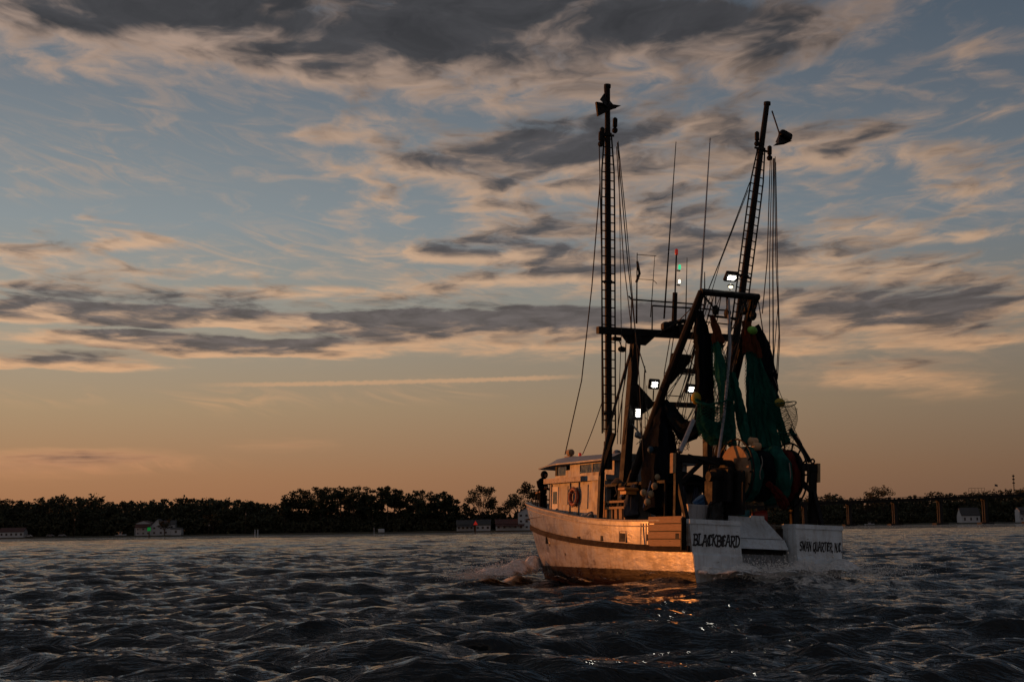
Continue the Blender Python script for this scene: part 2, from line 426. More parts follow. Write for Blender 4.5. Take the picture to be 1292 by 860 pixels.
# ------------------------------------------------------------------ river
BOAT_LOC = Vector((7.72, 43.9, 0.13)); BOAT_YAW = radians(90 + 24.5); BOAT_HEEL = radians(3.0)
def boat_xy(x, y):
    dx, dy = x - BOAT_LOC.x, y - BOAT_LOC.y
    c, s = cos(BOAT_YAW), sin(BOAT_YAW)
    return dx * c + dy * s, -dx * s + dy * c          # along the keel (forward), to port
def water_material():
    m = bpy.data.materials.new('river_water'); m.use_nodes = True
    t = m.node_tree; t.nodes.clear(); n = NT(t)
    out = n.n('ShaderNodeOutputMaterial'); b = n.n('ShaderNodeBsdfPrincipled')
    b.inputs['Base Color'].default_value = (0.018, 0.022, 0.025, 1); b.inputs['Roughness'].default_value = 0.03
    b.inputs['IOR'].default_value = 1.333; b.inputs['Specular IOR Level'].default_value = 0.5
    pos = n.n('ShaderNodeNewGeometry').outputs['Position']
    wind = n.vmath('MULTIPLY', pos, (1, 1, 1))
    p0 = n.noise(n.vmath('MULTIPLY', pos, (.7, 1.7, 1)), 1.0, 3.0, .55, .3)
    p1 = n.noise(n.vmath('MULTIPLY', pos, (1.7, 8.5, 1)), 1.0, 3.0, .55, .25)
    p2 = n.noise(n.vmath('MULTIPLY', pos, (6.0, 30.0, 1)), 1.0, 2.0, .5, .2)
    h = n.math('ADD', n.math('MULTIPLY', p0, n.maprange(n.vmath('LENGTH', pos), 40, 160, .2, 2.0)), n.math('MULTIPLY_ADD', p2, 0.12, n.math('MULTIPLY', p1, .9)))
    bp = n.n('ShaderNodeBump'); bp.inputs['Strength'].default_value = 1.0; bp.inputs['Distance'].default_value = 0.15
    n.link(h, bp.inputs['Height']); n.link(bp.outputs[0], b.inputs['Normal'])
    foam = n.n('ShaderNodeBsdfPrincipled'); foam.inputs['Base Color'].default_value = (0.62, 0.62, 0.60, 1); foam.inputs['Roughness'].default_value = 0.9
    fb = n.n('ShaderNodeBump'); fb.inputs['Strength'].default_value = 1.0; fb.inputs['Distance'].default_value = .06
    fn = n.noise(n.vmath('MULTIPLY', pos, (3.0, 4.0, 3.0)), 1.0, 9.0, .72, .8)
    n.link(fn, fb.inputs['Height']); n.link(fb.outputs[0], foam.inputs['Normal'])
    at = n.n('ShaderNodeAttribute'); at.attribute_name = 'foam'
    f = n.maprange(n.math('ADD', at.outputs['Fac'], n.math('MULTIPLY', n.math('SUBTRACT', fn, .5), 1.5)), .42, .75)
    f = n.math('MULTIPLY', f, n.maprange(at.outputs['Fac'], 0.02, .15))
    mx = n.n('ShaderNodeMixShader'); n.link(f, mx.inputs[0]); n.link(b.outputs[0], mx.inputs[1]); n.link(foam.outputs[0], mx.inputs[2])
    n.link(mx.outputs[0], out.inputs[0])
    return m

def make_water():
    rng = np.random.default_rng(11)
    # rings of vertices that widen with distance; the swell itself is a plain function of world x, y
    r = [5.0]
    while r[-1] < 450: r.append(r[-1] * 1.0032 + 0.004)
    while r[-1] < 9000: r.append(r[-1] * 1.06)
    r = np.array(r)
    fine = np.radians(np.linspace(-27, 27, 560))
    coarse = np.radians(np.arange(33, 328, 6.0))
    ang = np.concatenate([fine, coarse])
    na, nr = len(ang), len(r)
    A, Rr = np.meshgrid(ang, r)
    x = (np.sin(A) * Rr).ravel(); y = (np.cos(A) * Rr).ravel(); R = Rr.ravel()
    z = np.zeros_like(x); ox = np.zeros_like(x); oy = np.zeros_like(x)
    nw = 96
    lam = np.exp(np.linspace(np.log(0.38), np.log(7.0), nw))
    spread = rng.normal(0, 1, nw)
    for i in range(nw):
        L = lam[i]; k = 2 * pi / L
        th = radians(-68) + spread * 0 if False else radians(-84) + spread[i] * (0.42 if L < 2 else 0.30)
        dx, dy = cos(th), sin(th)
        steep = 0.046 * 1.0 * (0.75 if L > 5 else 1)
        a = steep * L / (2 * pi) * rng.uniform(.6, 1.4) * (2.5 if L < 1.0 else 2.1 if L < 1.9 else 1.2 if L < 3.2 else .75)
        ph = rng.uniform(0, 2 * pi)
        cut = np.clip((L / (0.0033 * R + 0.004) - 2.6) / 2.2, 0, 1) * np.clip((3000 - R) / 2500, 0, 1)
        # gusts: the amplitude of each train wanders slowly over the river
        gust = 0.75 + 0.45 * np.sin(0.11 * x * rng.uniform(.6, 1.4) + 0.09 * y * rng.uniform(.6, 1.4) + rng.uniform(0, 6))
        w = a * cut * gust
        t = k * (dx * x + dy * y) + ph
        if .5 < L < 4.5 and i % 3: z += w * 1.5 * (.727 - 2 * np.abs(np.sin(t / 2 + .785)) + .0) * .75
        else: z += w * np.sin(t)
        c = w * np.cos(t) * 0.95
        ox += c * dx; oy += c * dy
    # long wake swells rolling through the foreground
    for (L, th, a, ph, cx, cy, sx, sy) in ((4.6, radians(-60), .16, .4, 5, 20, 9, 9), (3.6, radians(-115), .12, 1.3, -7, 24, 9, 10), (6.0, radians(-80), .12, 2.0, -2, 30, 16, 12)):
        t = 2*pi/L * (cos(th)*x + sin(th)*y) + ph + .5*np.sin(.35*x); w = a * np.exp(-((x - cx)/sx)**2 - ((y - cy)/sy)**2)
        z += w * (1.2*np.sin(t) + .35*np.cos(2*t)); ox += w*np.cos(t)*cos(th); oy += w*np.cos(t)*sin(th)
    calm = 1 - .6 * np.exp(-((x - 8.5) / 7.5) ** 2 - ((y - 43) / 7.0) ** 2)
    z *= calm; ox *= calm; oy *= calm
    # the boat's own water: bow wave peeling off to port, trough along the side, boil under the stern
    bx, by = boat_xy(x, y)
    foam = np.zeros_like(x)
    def bump(cx, cy, sx, sy): return np.exp(-((bx - cx) / sx) ** 2 - ((by - cy) / sy) ** 2)
    near = (bx > -40) & (bx < 30) & (np.abs(by) < 30)
    jitter = np.sin(bx * 2.3 + by * 1.7) * .5 + np.sin(bx * 4.1 - by * 3.3 + 1) * .35 + np.sin(bx * 7.7 + by * 6.1) * .2
    for sgn in (1, -1):
        d = by * sgn
        arm = d - (0.45 + (15.9 - bx) * 1.02)                     # crest line leaving the stem
        along = np.clip((15.9 - bx) / 1.2, 0, 1) * np.exp(-np.clip(15.9 - bx, 0, None) / 4.2)
        ridge = np.exp(-(arm / 0.55) ** 2) * along
        z += ridge * (0.34 + .10 * jitter); foam = np.maximum(foam, np.exp(-((arm - .15) / 0.75) ** 2) * along * 1.35)
        z -= 0.22 * np.exp(-((d - 3.1) / 1.0) ** 2) * np.exp(-((bx - 8) / 4.5) ** 2)
        side = np.exp(-((d - 2.95) / .45) ** 2) * np.clip((bx + .5) / 2, 0, 1) * np.clip((11 - bx) / 6, 0, 1)
        foam = np.maximum(foam, side * .32)
    boil = bump(-1.3, -0.3, 1.5, 2.6)
    z += boil * (-.02 + .14 * jitter)
    z += .36 * bump(.6, 1.8, 3.6, 3.2) + .16 * bump(-1.0, -2.0, 3.0, 3.0)
    foam = np.maximum(foam, bump(-0.9, -0.3, 1.1, 2.2) * .85)
    foam = np.maximum(foam, bump(-0.4, -3.6, 1.2, 1.4) * .7)
    foam = np.maximum(foam, bump(-2.8, -2.6, 2.2, 1.4) * .52)
    wake = np.exp(-(by / (2.6 + np.clip(-bx, 0, None) * .16)) ** 2) * np.clip(-bx / 2, 0, 1) * np.exp(-np.clip(-bx, 0, None) / 22)
    z += wake * 0.10 * jitter
    foam = np.maximum(foam, wake * .62)
    foam = np.where(near, foam, 0)
    crest = np.clip((z - 0.36) / .25, 0, 1) * (R < 60) * .30
    foam = np.clip(np.maximum(foam, crest), 0, 1)
    co = np.stack([x + ox, y + oy, z], 1)
    me = bpy.data.meshes.new('river')
    idx = np.arange(nr * na).reshape(nr, na)
    nxt = np.roll(idx, -1, axis=1)
    q = np.stack([idx[:-1], nxt[:-1], nxt[1:], idx[1:]], -1).reshape(-1, 4)[:, ::-1]
    me.vertices.add(len(co)); me.vertices.foreach_set('co', co.astype(np.float32).ravel())
    me.loops.add(q.size); me.loops.foreach_set('vertex_index', q.astype(np.int32).ravel())
    me.polygons.add(len(q)); me.polygons.foreach_set('loop_start', np.arange(0, q.size, 4, dtype=np.int32))
    me.polygons.foreach_set('use_smooth', np.ones(len(q), bool))
    at = me.attributes.new('foam', 'FLOAT', 'POINT'); at.data.foreach_set('value', foam.astype(np.float32))
    me.update(); me.validate()
    me.materials.append(water_material())
    o = bpy.data.objects.new('river', me); col.objects.link(o)
    tag(o, kind='structure')
    return o
river = make_water()

# thrown spray: small drops, uncountable
def spray(name, label, places, n, seed, z0=-.22):
    rng = random.Random(seed); mb = MB(); vs, fs = [], []
    for _ in range(n):
        c, sp, hh = rng.choice(places)
        x = c[0] + rng.gauss(0, sp[0]); y = c[1] + rng.gauss(0, sp[1]); z = z0 + abs(rng.gauss(0, 1)) * hh
        r = min(.035, .005 + rng.expovariate(1/.006)); o = len(vs)
        vs += [(x-r, y, z), (x+r, y, z), (x, y-r, z), (x, y+r, z), (x, y, z-r), (x, y, z+r)]
        for a in (0, 1):
            for b in (2, 3):
                for d in (4, 5): fs.append((o+a, o+b, o+d))
    mb.add(vs, fs); m = bpy.data.materials.new('spray'); m.use_nodes = True
    b = m.node_tree.nodes['Principled BSDF']; b.inputs['Base Color'].default_value = (.72, .72, .71, 1); b.inputs['Roughness'].default_value = .7
    o = mb.build(name, m); o.location = BOAT_LOC; o.rotation_euler = (0, 0, BOAT_YAW)
    return tag(o, label, 'spray', None, 'stuff')
bow = []
for k in range(16):
    t = k / 15.0; bow.append(((15.6 - 4.6*t, .7 + 4.5*t), (.22 + .2*t, .22 + .25*t), (.30 - .14*t) * (1 + .35*sin(k*2.3))))
spray('bow_spray', 'white spray thrown up by the bow on the port side', bow, 12000, 5)
st = [((-.35, .7 - .42*k), (.34, .24), .17 + .06*(k % 2)) for k in range(6)] * 2 + [((-.5 - .5*(k % 3), 2.0 - .55*k), (.35, .3), .16 + .1*(k % 3 == 1)) for k in range(9)] + [((-1.0, -3.4), (.8, .6), .16), ((-.2, -4.2), (.7, .6), .12), ((-2.8, -1.5), (1.0, .8), .10)]
spray('stern_spray', 'white spray boiling up behind the stern ramp', st, 12000, 6, .0)

# churned white water: lumpy foam thrown off the bow and boiling at the stern
def fbm(p, seed, octs=5):
    rng = np.random.default_rng(seed); v = np.zeros(len(p)); a = 1.0; f = 1.0
    for o in range(octs):
        for _ in range(4):
            d = rng.normal(0, 1, 3); d /= np.linalg.norm(d)
            v += a * .5 * np.sin((p @ d) * f + rng.uniform(0, 6.28))
        a *= .58; f *= 1.95
    return v
def foam_material():
    m = bpy.data.materials.new('foam'); m.use_nodes = True
    t = m.node_tree; t.nodes.clear(); n = NT(t)
    out = n.n('ShaderNodeOutputMaterial'); b = n.n('ShaderNodeBsdfPrincipled')
    tc = n.n('ShaderNodeTexCoord').outputs['Object']
    f = n.noise(tc, 5.0, 8, .7, .6)
    n.link(n.mix(n.maprange(f, .35, .65), (.50, .51, .52), (.94, .94, .93)), b.inputs['Base Color']); b.inputs['Roughness'].default_value = .75
    bp = n.n('ShaderNodeBump'); bp.inputs['Strength'].default_value = 1.0; bp.inputs['Distance'].default_value = .08
    n.link(n.noise(tc, 9.0, 7, .7), bp.inputs['Height']); n.link(bp.outputs[0], b.inputs['Normal'])
    tr = n.n('ShaderNodeBsdfTransparent'); mx = n.n('ShaderNodeMixShader')
    g = n.noise(tc, 2.6, 8, .68, .5); at = n.n('ShaderNodeAttribute'); at.attribute_name = 'cover'
    n.link(n.maprange(n.math('ADD', at.outputs['Fac'], n.math('MULTIPLY', n.math('SUBTRACT', g, .5), 1.6)), .30, .55), mx.inputs[0])
    n.link(tr.outputs[0], mx.inputs[1]); n.link(b.outputs[0], mx.inputs[2]); n.link(mx.outputs[0], out.inputs[0])
    return m
M_FOAM = foam_material()
def foam_sheet(name, label, fn, nu, nv):
    """fn(u, v) -> x, y, z, cover in boat heading coordinates"""
    u, v = np.meshgrid(np.linspace(0, 1, nu), np.linspace(0, 1, nv), indexing='ij')
    x, y, z, c = fn(u.ravel(), v.ravel())
    p = np.stack([x, y, z], 1); z = z + c * .13 * fbm(p * 3.2, 3) * .5
    mb = MB(); idx = np.arange(nu * nv).reshape(nu, nv)
    mb.add(np.stack([x, y, z], 1).tolist(), np.stack([idx[:-1, :-1], idx[1:, :-1], idx[1:, 1:], idx[:-1, 1:]], -1).reshape(-1, 4).tolist())
    o = mb.build(name, M_FOAM, None, True); o.location = (BOAT_LOC.x, BOAT_LOC.y, 0); o.rotation_euler = (0, 0, BOAT_YAW)
    at = o.data.attributes.new('cover', 'FLOAT', 'POINT'); at.data.foreach_set('value', c.astype(np.float32))
    return tag(o, label, 'foam', None, 'stuff')
def bow_fn(u, v):
    w = (v - .5) * 2; wid = .45 + .75 * u
    x = 15.75 - 4.9 * u + w * wid * .55; y = .35 + 4.9 * u + w * wid * .8
    hgt = (.50 * (1 - u) ** .8 + .10) * np.clip(1 - w ** 2, 0, 1) ** .8 * (1 + .3 * np.sin(u * 19 + 1) * .7)
    c = np.clip(1.15 - np.abs(w) ** 1.6 * 1.1, 0, 1) * np.clip(u / .03, 0, 1) * np.clip((1.02 - u) / .35, 0, 1)
    return x, y, -.12 + hgt, c
foam_sheet('bow_foam', 'white bow wave curling off the port bow', bow_fn, 90, 36)
def stern_fn(u, v):
    x = .05 - 2.4 * u; y = 2.9 - 6.6 * v
    lump = .5 + .5 * np.sin(v * 17 + 3 * u) * np.cos(u * 5 + v * 6)
    hgt = (.05 + .42 * lump) * np.exp(-u * 1.6) * np.clip(v / .08, 0, 1)
    c = np.clip(1.0 - u * .9, 0, 1) * np.clip((1 - v) / .12, 0, 1) * np.clip(v / .1, 0, 1) * (.50 + .6 * lump)
    return x, y, .20 + hgt, c
foam_sheet('stern_foam', 'white water churned up behind the stern', stern_fn, 50, 110)
def side_fn(u, v):
    x = 11.5 - 11.4 * u; yy = np.array([half_w(a) for a in x]); y = yy - .05 + .55 * v
    return x, y, -.10 + .36*np.exp(-((x - .6)/3.6)**2) + .12 * np.sin(pi * v) * (.6 + .4 * np.sin(u * 40)), np.clip(.62 - .5 * v, 0, 1) * np.clip(u / .2, 0, 1) * (.55 + .45 * np.sin(u * 31 + 2))
def half_w(x): return float(np.interp(x, [0, 4, 8, 10, 12], [2.62, 2.78, 2.6, 2.25, 1.75]))
foam_sheet('side_foam', 'thin line of foam along the port waterline', side_fn, 120, 8)

# ------------------------------------------------------------------ the trawler
BOAT_ROT = (BOAT_HEEL, 0.0, BOAT_YAW)
BOAT_M = Matrix.Translation(BOAT_LOC) @ Euler(BOAT_ROT).to_matrix().to_4x4()
boat = empty('fishing_trawler', BOAT_LOC, 0, 'white shrimp trawler with raised outriggers under way on the river', 'fishing boat')
boat.rotation_euler = BOAT_ROT
def aboard(name, base, label, cat, group=None):
    """a loose thing on the boat: an Empty at its base; children are built in boat coordinates and shifted back"""
    o = empty(name, (0, 0, 0), 0, label, cat, group)
    o.matrix_world = BOAT_M @ Matrix.Translation(base)
    o['_b'] = tuple(base)
    return o
def piece(mb, name, m, parent, smooth=False):
    """one mesh given in boat coordinates, hung under a part or a thing"""
    o = mb.build(name, m, None, smooth)
    top = parent
    o.parent = parent
    if '_b' in parent: o.location = -Vector(parent['_b'])
    elif parent is not boat and parent.parent is not None and '_b' in parent.parent: pass
    return o
def single(mb, name, base, m, label, cat, group=None, smooth=False):
    b = Vector(base); mb.v = [(p[0]-b.x, p[1]-b.y, p[2]-b.z) for p in mb.v]
    o = mb.build(name, m, None, smooth)
    o.matrix_world = BOAT_M @ Matrix.Translation(b)
    return tag(o, label, cat, group)

def hull_material(name, transom=False):
    m = bpy.data.materials.new(name); m.use_nodes = True
    t = m.node_tree; t.nodes.clear(); n = NT(t)
    out = n.n('ShaderNodeOutputMaterial'); b = n.n('ShaderNodeBsdfPrincipled'); n.link(b.outputs[0], out.inputs[0])
    tc = n.n('ShaderNodeTexCoord').outputs['Object']
    sep = n.n('ShaderNodeSeparateXYZ'); n.link(tc, sep.inputs[0])
    blot = n.noise(tc, 1.6, 6, .62)
    c = n.mix(n.maprange(blot, .35, .7), (0.66, 0.76, 0.85), (0.56, 0.64, 0.70)) if transom else n.mix(n.maprange(blot, .35, .7), (0.42, 0.44, 0.47), (0.25, 0.245, 0.24))  # transom: same paint turned paler and bluer, sky light painted in
    streak = n.noise(n.vmath('MULTIPLY', tc, (9, 9, .7)), 1.0, 5, .6)
    s2 = n.noise(n.vmath('MULTIPLY', tc, (.5, .5, .25)), 1.0, 2, .5)
    c = n.mix(n.math('MULTIPLY', n.maprange(streak, .48, .64), n.maprange(s2, .38, .62, .15, .85) if not transom else .22), c, (0.16, 0.09, 0.05))
    seam = n.math('FRACT', n.math('ADD', n.math('DIVIDE', sep.outputs[2], .27), n.math('MULTIPLY', sep.outputs[0], -.035)))
    line = n.math('MULTIPLY', n.maprange(n.math('ABSOLUTE', n.math('SUBTRACT', seam, .5)), .0, .06, 1, 0), n.maprange(n.noise(n.vmath('MULTIPLY', tc, (.8, .8, 4)), 1.5, 4, .6), .45, .62, 0, .55))
    if not transom: c = n.mix(line, c, (.07, .05, .04))
    grime = n.noise(n.vmath('MULTIPLY', tc, (.9, .9, 1.6)), 1.1, 7, .66)
    c = n.mix(n.maprange(grime, .46, .64, 0, .85 if not transom else .25), c, (.11, .08, .065))
    scuff = n.noise(n.vmath('MULTIPLY', tc, (1.2, 1.2, 6)), 2.0, 8, .7)
    c = n.mix(n.maprange(scuff, .62, .70), c, (0.10, 0.08, 0.06))
    if not transom:
        edge = n.math('ADD', sep.outputs[2], n.math('MULTIPLY', n.math('SUBTRACT', n.noise(tc, 3.0, 5, .65), .5), .09))
        bottom = n.mix(n.noise(n.vmath('MULTIPLY', tc, (2, 2, 5)), 2.0, 6, .65), (0.006, 0.005, 0.005), (0.024, 0.010, 0.008))
        above = n.maprange(edge, 0.06, 0.09)
        c = n.mix(above, bottom, c)
        n.link(above, b.inputs['Coat Weight']); n.link(n.maprange(above, 0, 1, .08, .5), b.inputs['Specular IOR Level'])
    n.link(c, b.inputs['Base Color'])
    n.link(n.maprange(blot, .3, .7, .26, .50), b.inputs['Roughness'])
    b.inputs['Coat Roughness'].default_value = .20
    bp = n.n('ShaderNodeBump'); bp.inputs['Strength'].default_value = .55; bp.inputs['Distance'].default_value = .03
    n.link(n.noise(n.vmath('MULTIPLY', tc, (1, 1, 2.5)), 2.2, 5, .55), bp.inputs['Height']); n.link(bp.outputs[0], b.inputs['Normal'])
    return m
M_HULL = hull_material('hull_paint'); M_STERN_SKYLIT = hull_material('hull_paint_skylit', True)  # second copy holds the shaded stern's blue sky light in its colour
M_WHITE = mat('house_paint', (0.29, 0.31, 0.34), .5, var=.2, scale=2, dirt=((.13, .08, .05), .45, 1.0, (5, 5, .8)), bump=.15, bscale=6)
M_ROOF = mat('roof_paint', (0.22, 0.26, 0.30), .5, var=.1, scale=2, dirt=((.25, .22, .2), .3, 2, (1, 1, 1)))
M_RAIL = mat('worn_rail_paint', (0.40, 0.34, 0.28), .6, var=.2, scale=5, dirt=((.13, .08, .05), .42, 2.5, (2, 2, 4)), bump=.3, bscale=12)
M_RUB = mat('weathered_rub_rail', (0.018, 0.011, 0.008), .85, spec=.2, var=.4, scale=4, dirt=((.035, .022, .018), .45, 3, (1, 1, 3)), bump=.5, bscale=14)
M_PLY = mat('raw_plank', (0.34, 0.20, 0.10), .7, var=.25, scale=3, stretch=(1, 1, 14), dirt=((.12, .07, .04), .33, 3, (1, 1, 6)), bump=.4, bscale=10)
M_TIMBER = mat('worn_timber', (0.36, 0.23, 0.12), .7, var=.3, scale=4, stretch=(6, 6, 1.5), dirt=((.10, .06, .04), .36, 4, (2, 2, 2)), bump=.4, bscale=14)
M_STEEL = mat('black_painted_steel', (0.011, 0.011, 0.012), .55, var=.4, scale=4, dirt=((.018, .009, .006), .33, 3, (2, 2, 1.2)), spec=.12, bump=.3, bscale=20)
M_BOOM = mat('boom_paint', (0.012, 0.010, 0.010), .5, var=.4, scale=3, dirt=((.020, .010, .006), .33, 2.2, (3, 3, 1)), spec=.12, bump=.25, bscale=20)
M_GALV = mat('galvanised_pipe', (0.25, 0.26, 0.28), .4, metal=.7, var=.2, scale=6)
M_ROPE = mat('tarred_rope', (0.035, 0.030, 0.028), .85, var=.3, scale=20)
M_LROPE = mat('pale_rope', (0.22, 0.20, 0.18), .85, var=.3, scale=20)
M_DECK = mat('deck_planks', (0.16, 0.13, 0.11), .8, var=.25, scale=3)
M_DARK = mat('black_and_painted_shade', (0.012, 0.012, 0.013), .8, var=.2)  # near-black for plain dark parts and for painted shade inside openings
M_GLASS = mat('window_glass', (0.02, 0.022, 0.025), .06, var=.1, spec=.8)
M_LAMP = mat('flood_lamp_glass', (0.9, 0.9, 0.9), .3, var=0, emit=((1.0, 0.94, 0.80), 28))
M_REFL = mat('lamp_reflector', (0.8, 0.8, 0.8), .3, var=0, emit=((1.0, 0.95, 0.85), .55))
M_LAMP2 = mat('small_lamp_glass', (0.9, 0.9, 0.8), .3, var=0, emit=((1.0, 0.85, 0.55), 3))
M_RED_L = mat('red_lamp', (0.5, .02, .02), .3, var=0, emit=((1, .05, .03), .12))
M_GREEN_L = mat('green_lamp', (0.02, .5, .2), .3, var=0, emit=((.05, 1, .45), .6))
M_INK = mat('black_lettering', (0.012, 0.012, 0.016), .6, var=.2)

def curve(xs, ys):
    """smooth interpolation through points"""
    xs = np.array(xs, float); ys = np.array(ys, float)
    d = np.gradient(ys, xs)
    def f(x):
        x = np.clip(x, xs[0], xs[-1]); i = np.clip(np.searchsorted(xs, x) - 1, 0, len(xs) - 2)
        h = xs[i+1] - xs[i]; t = (x - xs[i]) / h
        return ((2*t**3-3*t**2+1)*ys[i] + (t**3-2*t**2+t)*h*d[i] + (-2*t**3+3*t**2)*ys[i+1] + (t**3-t**2)*h*d[i+1])
    return f
BEAM = curve([0, 2, 4, 6, 8, 10, 12, 13.7, 15.2, 16.4, 17.1, 17.4], [2.80, 2.90, 2.95, 2.94, 2.84, 2.58, 2.18, 1.74, 1.28, .82, .42, .05])
SHEER = curve([0, 2, 4.2, 6.6, 10, 13.7, 17.4], [1.56, 1.57, 1.59, 1.68, 1.95, 2.26, 2.58])
RUBZ = curve([0, 2, 3.8, 6.35, 9.3, 12.9, 16.2, 17.4], [.74, .75, .79, .88, 1.04, 1.28, 1.54, 1.63])
def stem(z): return 15.75 + 1.20 * max(z, -1.2) / 2.58
def half(s, z):
    """half breadth of the hull at fraction s of its length and height z"""
    zs = float(SHEER(s * 17.4)); zz = min(1.0, max(0.0, (z + 1.0) / (zs + 1.0)))
    k = .09 + .60 * s ** 3
    b = float(BEAM(s * 17.4)) * (1 - (1 - zz) ** 1.4 * k)
    if z < -.35: b *= max(.05, 1 - ((-.35 - z) / .75) ** 2)
    return b
def rake(z): return 0.20 * (z - 0.75) / 1.8          # the stern leans forward towards the top

def make_hull():
    mb = MB(); ns, nz = 56, 18
    S = [1 - (1 - i / ns) ** 1.25 for i in range(ns + 1)]
    def P(s, z, sg, inset=0.0):
        x = s * stem(z) + rake(z) * (1 - s) ** 6
        return (x, sg * max(.0, half(s, z) - inset), z)
    for sg in (1, -1):
        vs = []; fs = []
        for s in S:
            zs = float(SHEER(s * 17.4))
            for j in range(nz + 1): vs.append(P(s, -1.05 + (zs + 1.05) * j / nz, sg))
            for dz in (0.0, -.35, -.7): vs.append(P(s, zs + dz, sg, .13))
        w = nz + 4
        for i in range(ns):
            for j in range(w - 1): fs.append((i*w+j, (i+1)*w+j, (i+1)*w+j+1, i*w+j+1))
        mb.add(vs, fs)
    return piece(mb, 'hull', M_HULL, boat, True)
hull = make_hull()

def side_strip(zf, out, height, width, s0, s1, name, m, n=48, top=False):
    mb = MB()
    for sg in (1, -1):
        vs = []; fs = []
        for i in range(n + 1):
            s = s0 + (s1 - s0) * i / n; z = float(zf(s * 17.4)); b = half(s, z)
            x = s * stem(z) + rake(z) * (1 - s) ** 6
            y1 = b + out; y0 = max(0.0, b + out - width)
            vs += [(x, sg*y0, z), (x, sg*y1, z + .012), (x, sg*y1, z + height - .012), (x, sg*y0, z + height)]
        for i in range(n):
            for k in range(4): fs.append((i*4+k, (i+1)*4+k, (i+1)*4+(k+1) % 4, i*4+(k+1) % 4))
        fs += [(0, 1, 2, 3), (n*4+3, n*4+2, n*4+1, n*4)]
        mb.add(vs, fs)
    return piece(mb, name, m, boat)
side_strip(lambda x: SHEER(x) - .01, .06, .075, .24, .012, 1.0, 'cap_rail', M_RAIL)
side_strip(lambda x: SHEER(x) - .17, .025, .05, .05, .012, .99, 'sheer_moulding', M_RAIL)
side_strip(lambda x: RUBZ(x) - .10, .095, .20, .12, .006, .985, 'rub_rail', M_RUB)

mb = MB()                                            # working deck, raised foredeck
for (x0, x1, z) in ((.5, 11.6, .88), (11.6, 16.6, 1.88)):
    n = 14; vs = []
    for i in range(n + 1):
        x = x0 + (x1 - x0) * i / n; b = max(.05, half(x / 17.4, z) - .10)
        vs += [(x, b, z), (x, -b, z)]
    mb.add(vs, [(2*i, 2*i+2, 2*i+3, 2*i+1) for i in range(n)])
mb.add([(11.6, 2, .88), (11.6, -2, .88), (11.6, -2, 1.88), (11.6, 2, 1.88)], [(0, 1, 2, 3)])
piece(mb, 'deck', M_DECK, boat)

# stern quarters each side of the ramp, with their cap boards
def quarter(y_in, sg):
    mb = MB(); vs = []; fs = []
    lev = [(-.5, 0), (-.2, -.008), (.1, -.016), (.57, -.035), (.635, 0), (1.0, 0), (1.52, 0)]
    for (z, dx) in lev:
        x = rake(z) + dx; yo = sg * (half(0, max(z, -.34)) - .012)
        vs += [(x, y_in, z), (x, yo, z), (.75, yo, z), (.75, y_in, z)]
    for i in range(6):
        for k in range(4): fs.append((i*4+k, i*4+(k+1) % 4, (i+1)*4+(k+1) % 4, (i+1)*4+k))
    fs += [(3, 2, 1, 0), (24, 25, 26, 27)]
    mb.add(vs, fs); q = piece(mb, 'stern_quarter', M_STERN_SKYLIT, boat)
    y0, y1 = sorted((y_in - sg*.015, sg*(half(0, 1.55) + .01)))
    cap = MB(); cap.prism([(rake(1.5) - .045, 1.50), (rake(1.62) - .045, 1.635), (.79, 1.635), (.79, 1.50)], 'Y', y0, y1)
    piece(cap, 'cap_board', M_STERN_SKYLIT, q)
    return q
q_port = quarter(1.00, 1)
q_star = quarter(-1.03, -1)
mb = MB()                                            # ramp floor between the quarters, in three plates with a slot whose shade is painted as a black block
mb.prism([(-.05, -.6), (.50, .66), (.62, .66), (.62, -.6)], 'Y', -1.028, .998)
piece(mb, 'ramp', mat('wet_ramp', (.20, .22, .24), .35, var=.3, scale=3, stretch=(1, 6, 1), dirt=((.08, .06, .05), .42, 2, (1, 5, 1))), boat)
mb = MB(); mb.prism([(.26, .83), (.48, 1.13), (.56, 1.10), (.36, .82)], 'Y', -.90, .985); piece(mb, 'ramp_flap', M_STERN_SKYLIT, boat)
mb = MB()
mb.add([(.50, .985, 1.15), (.50, -.86, 1.15), (.76, -.78, 1.33), (.84, -.35, 1.80), (.84, .93, 1.82), (.60, .985, 1.13), (.60, -.86, 1.13), (.88, -.78, 1.31), (.94, -.35, 1.78), (.94, .93, 1.80)],
       [(0, 1, 2, 3, 4), (9, 8, 7, 6, 5), (0, 5, 6, 1), (1, 6, 7, 2), (2, 7, 8, 3), (3, 8, 9, 4), (4, 9, 5, 0)])
gate = piece(mb, 'ramp_gate', M_STERN_SKYLIT, boat)
mb = MB(); mb.cbox((.80, -.10, 1.77), (.05, .5, .16), 0, (0, .2, 0)); piece(mb, 'gate_board', M_STERN_SKYLIT, gate)
mb = MB(); mb.box((.55, -1.0, .67), (.70, .98, 1.12)); piece(mb, 'ramp_slot_shade', M_DARK, boat)  # solid near-black block, the gap's shade put in as colour

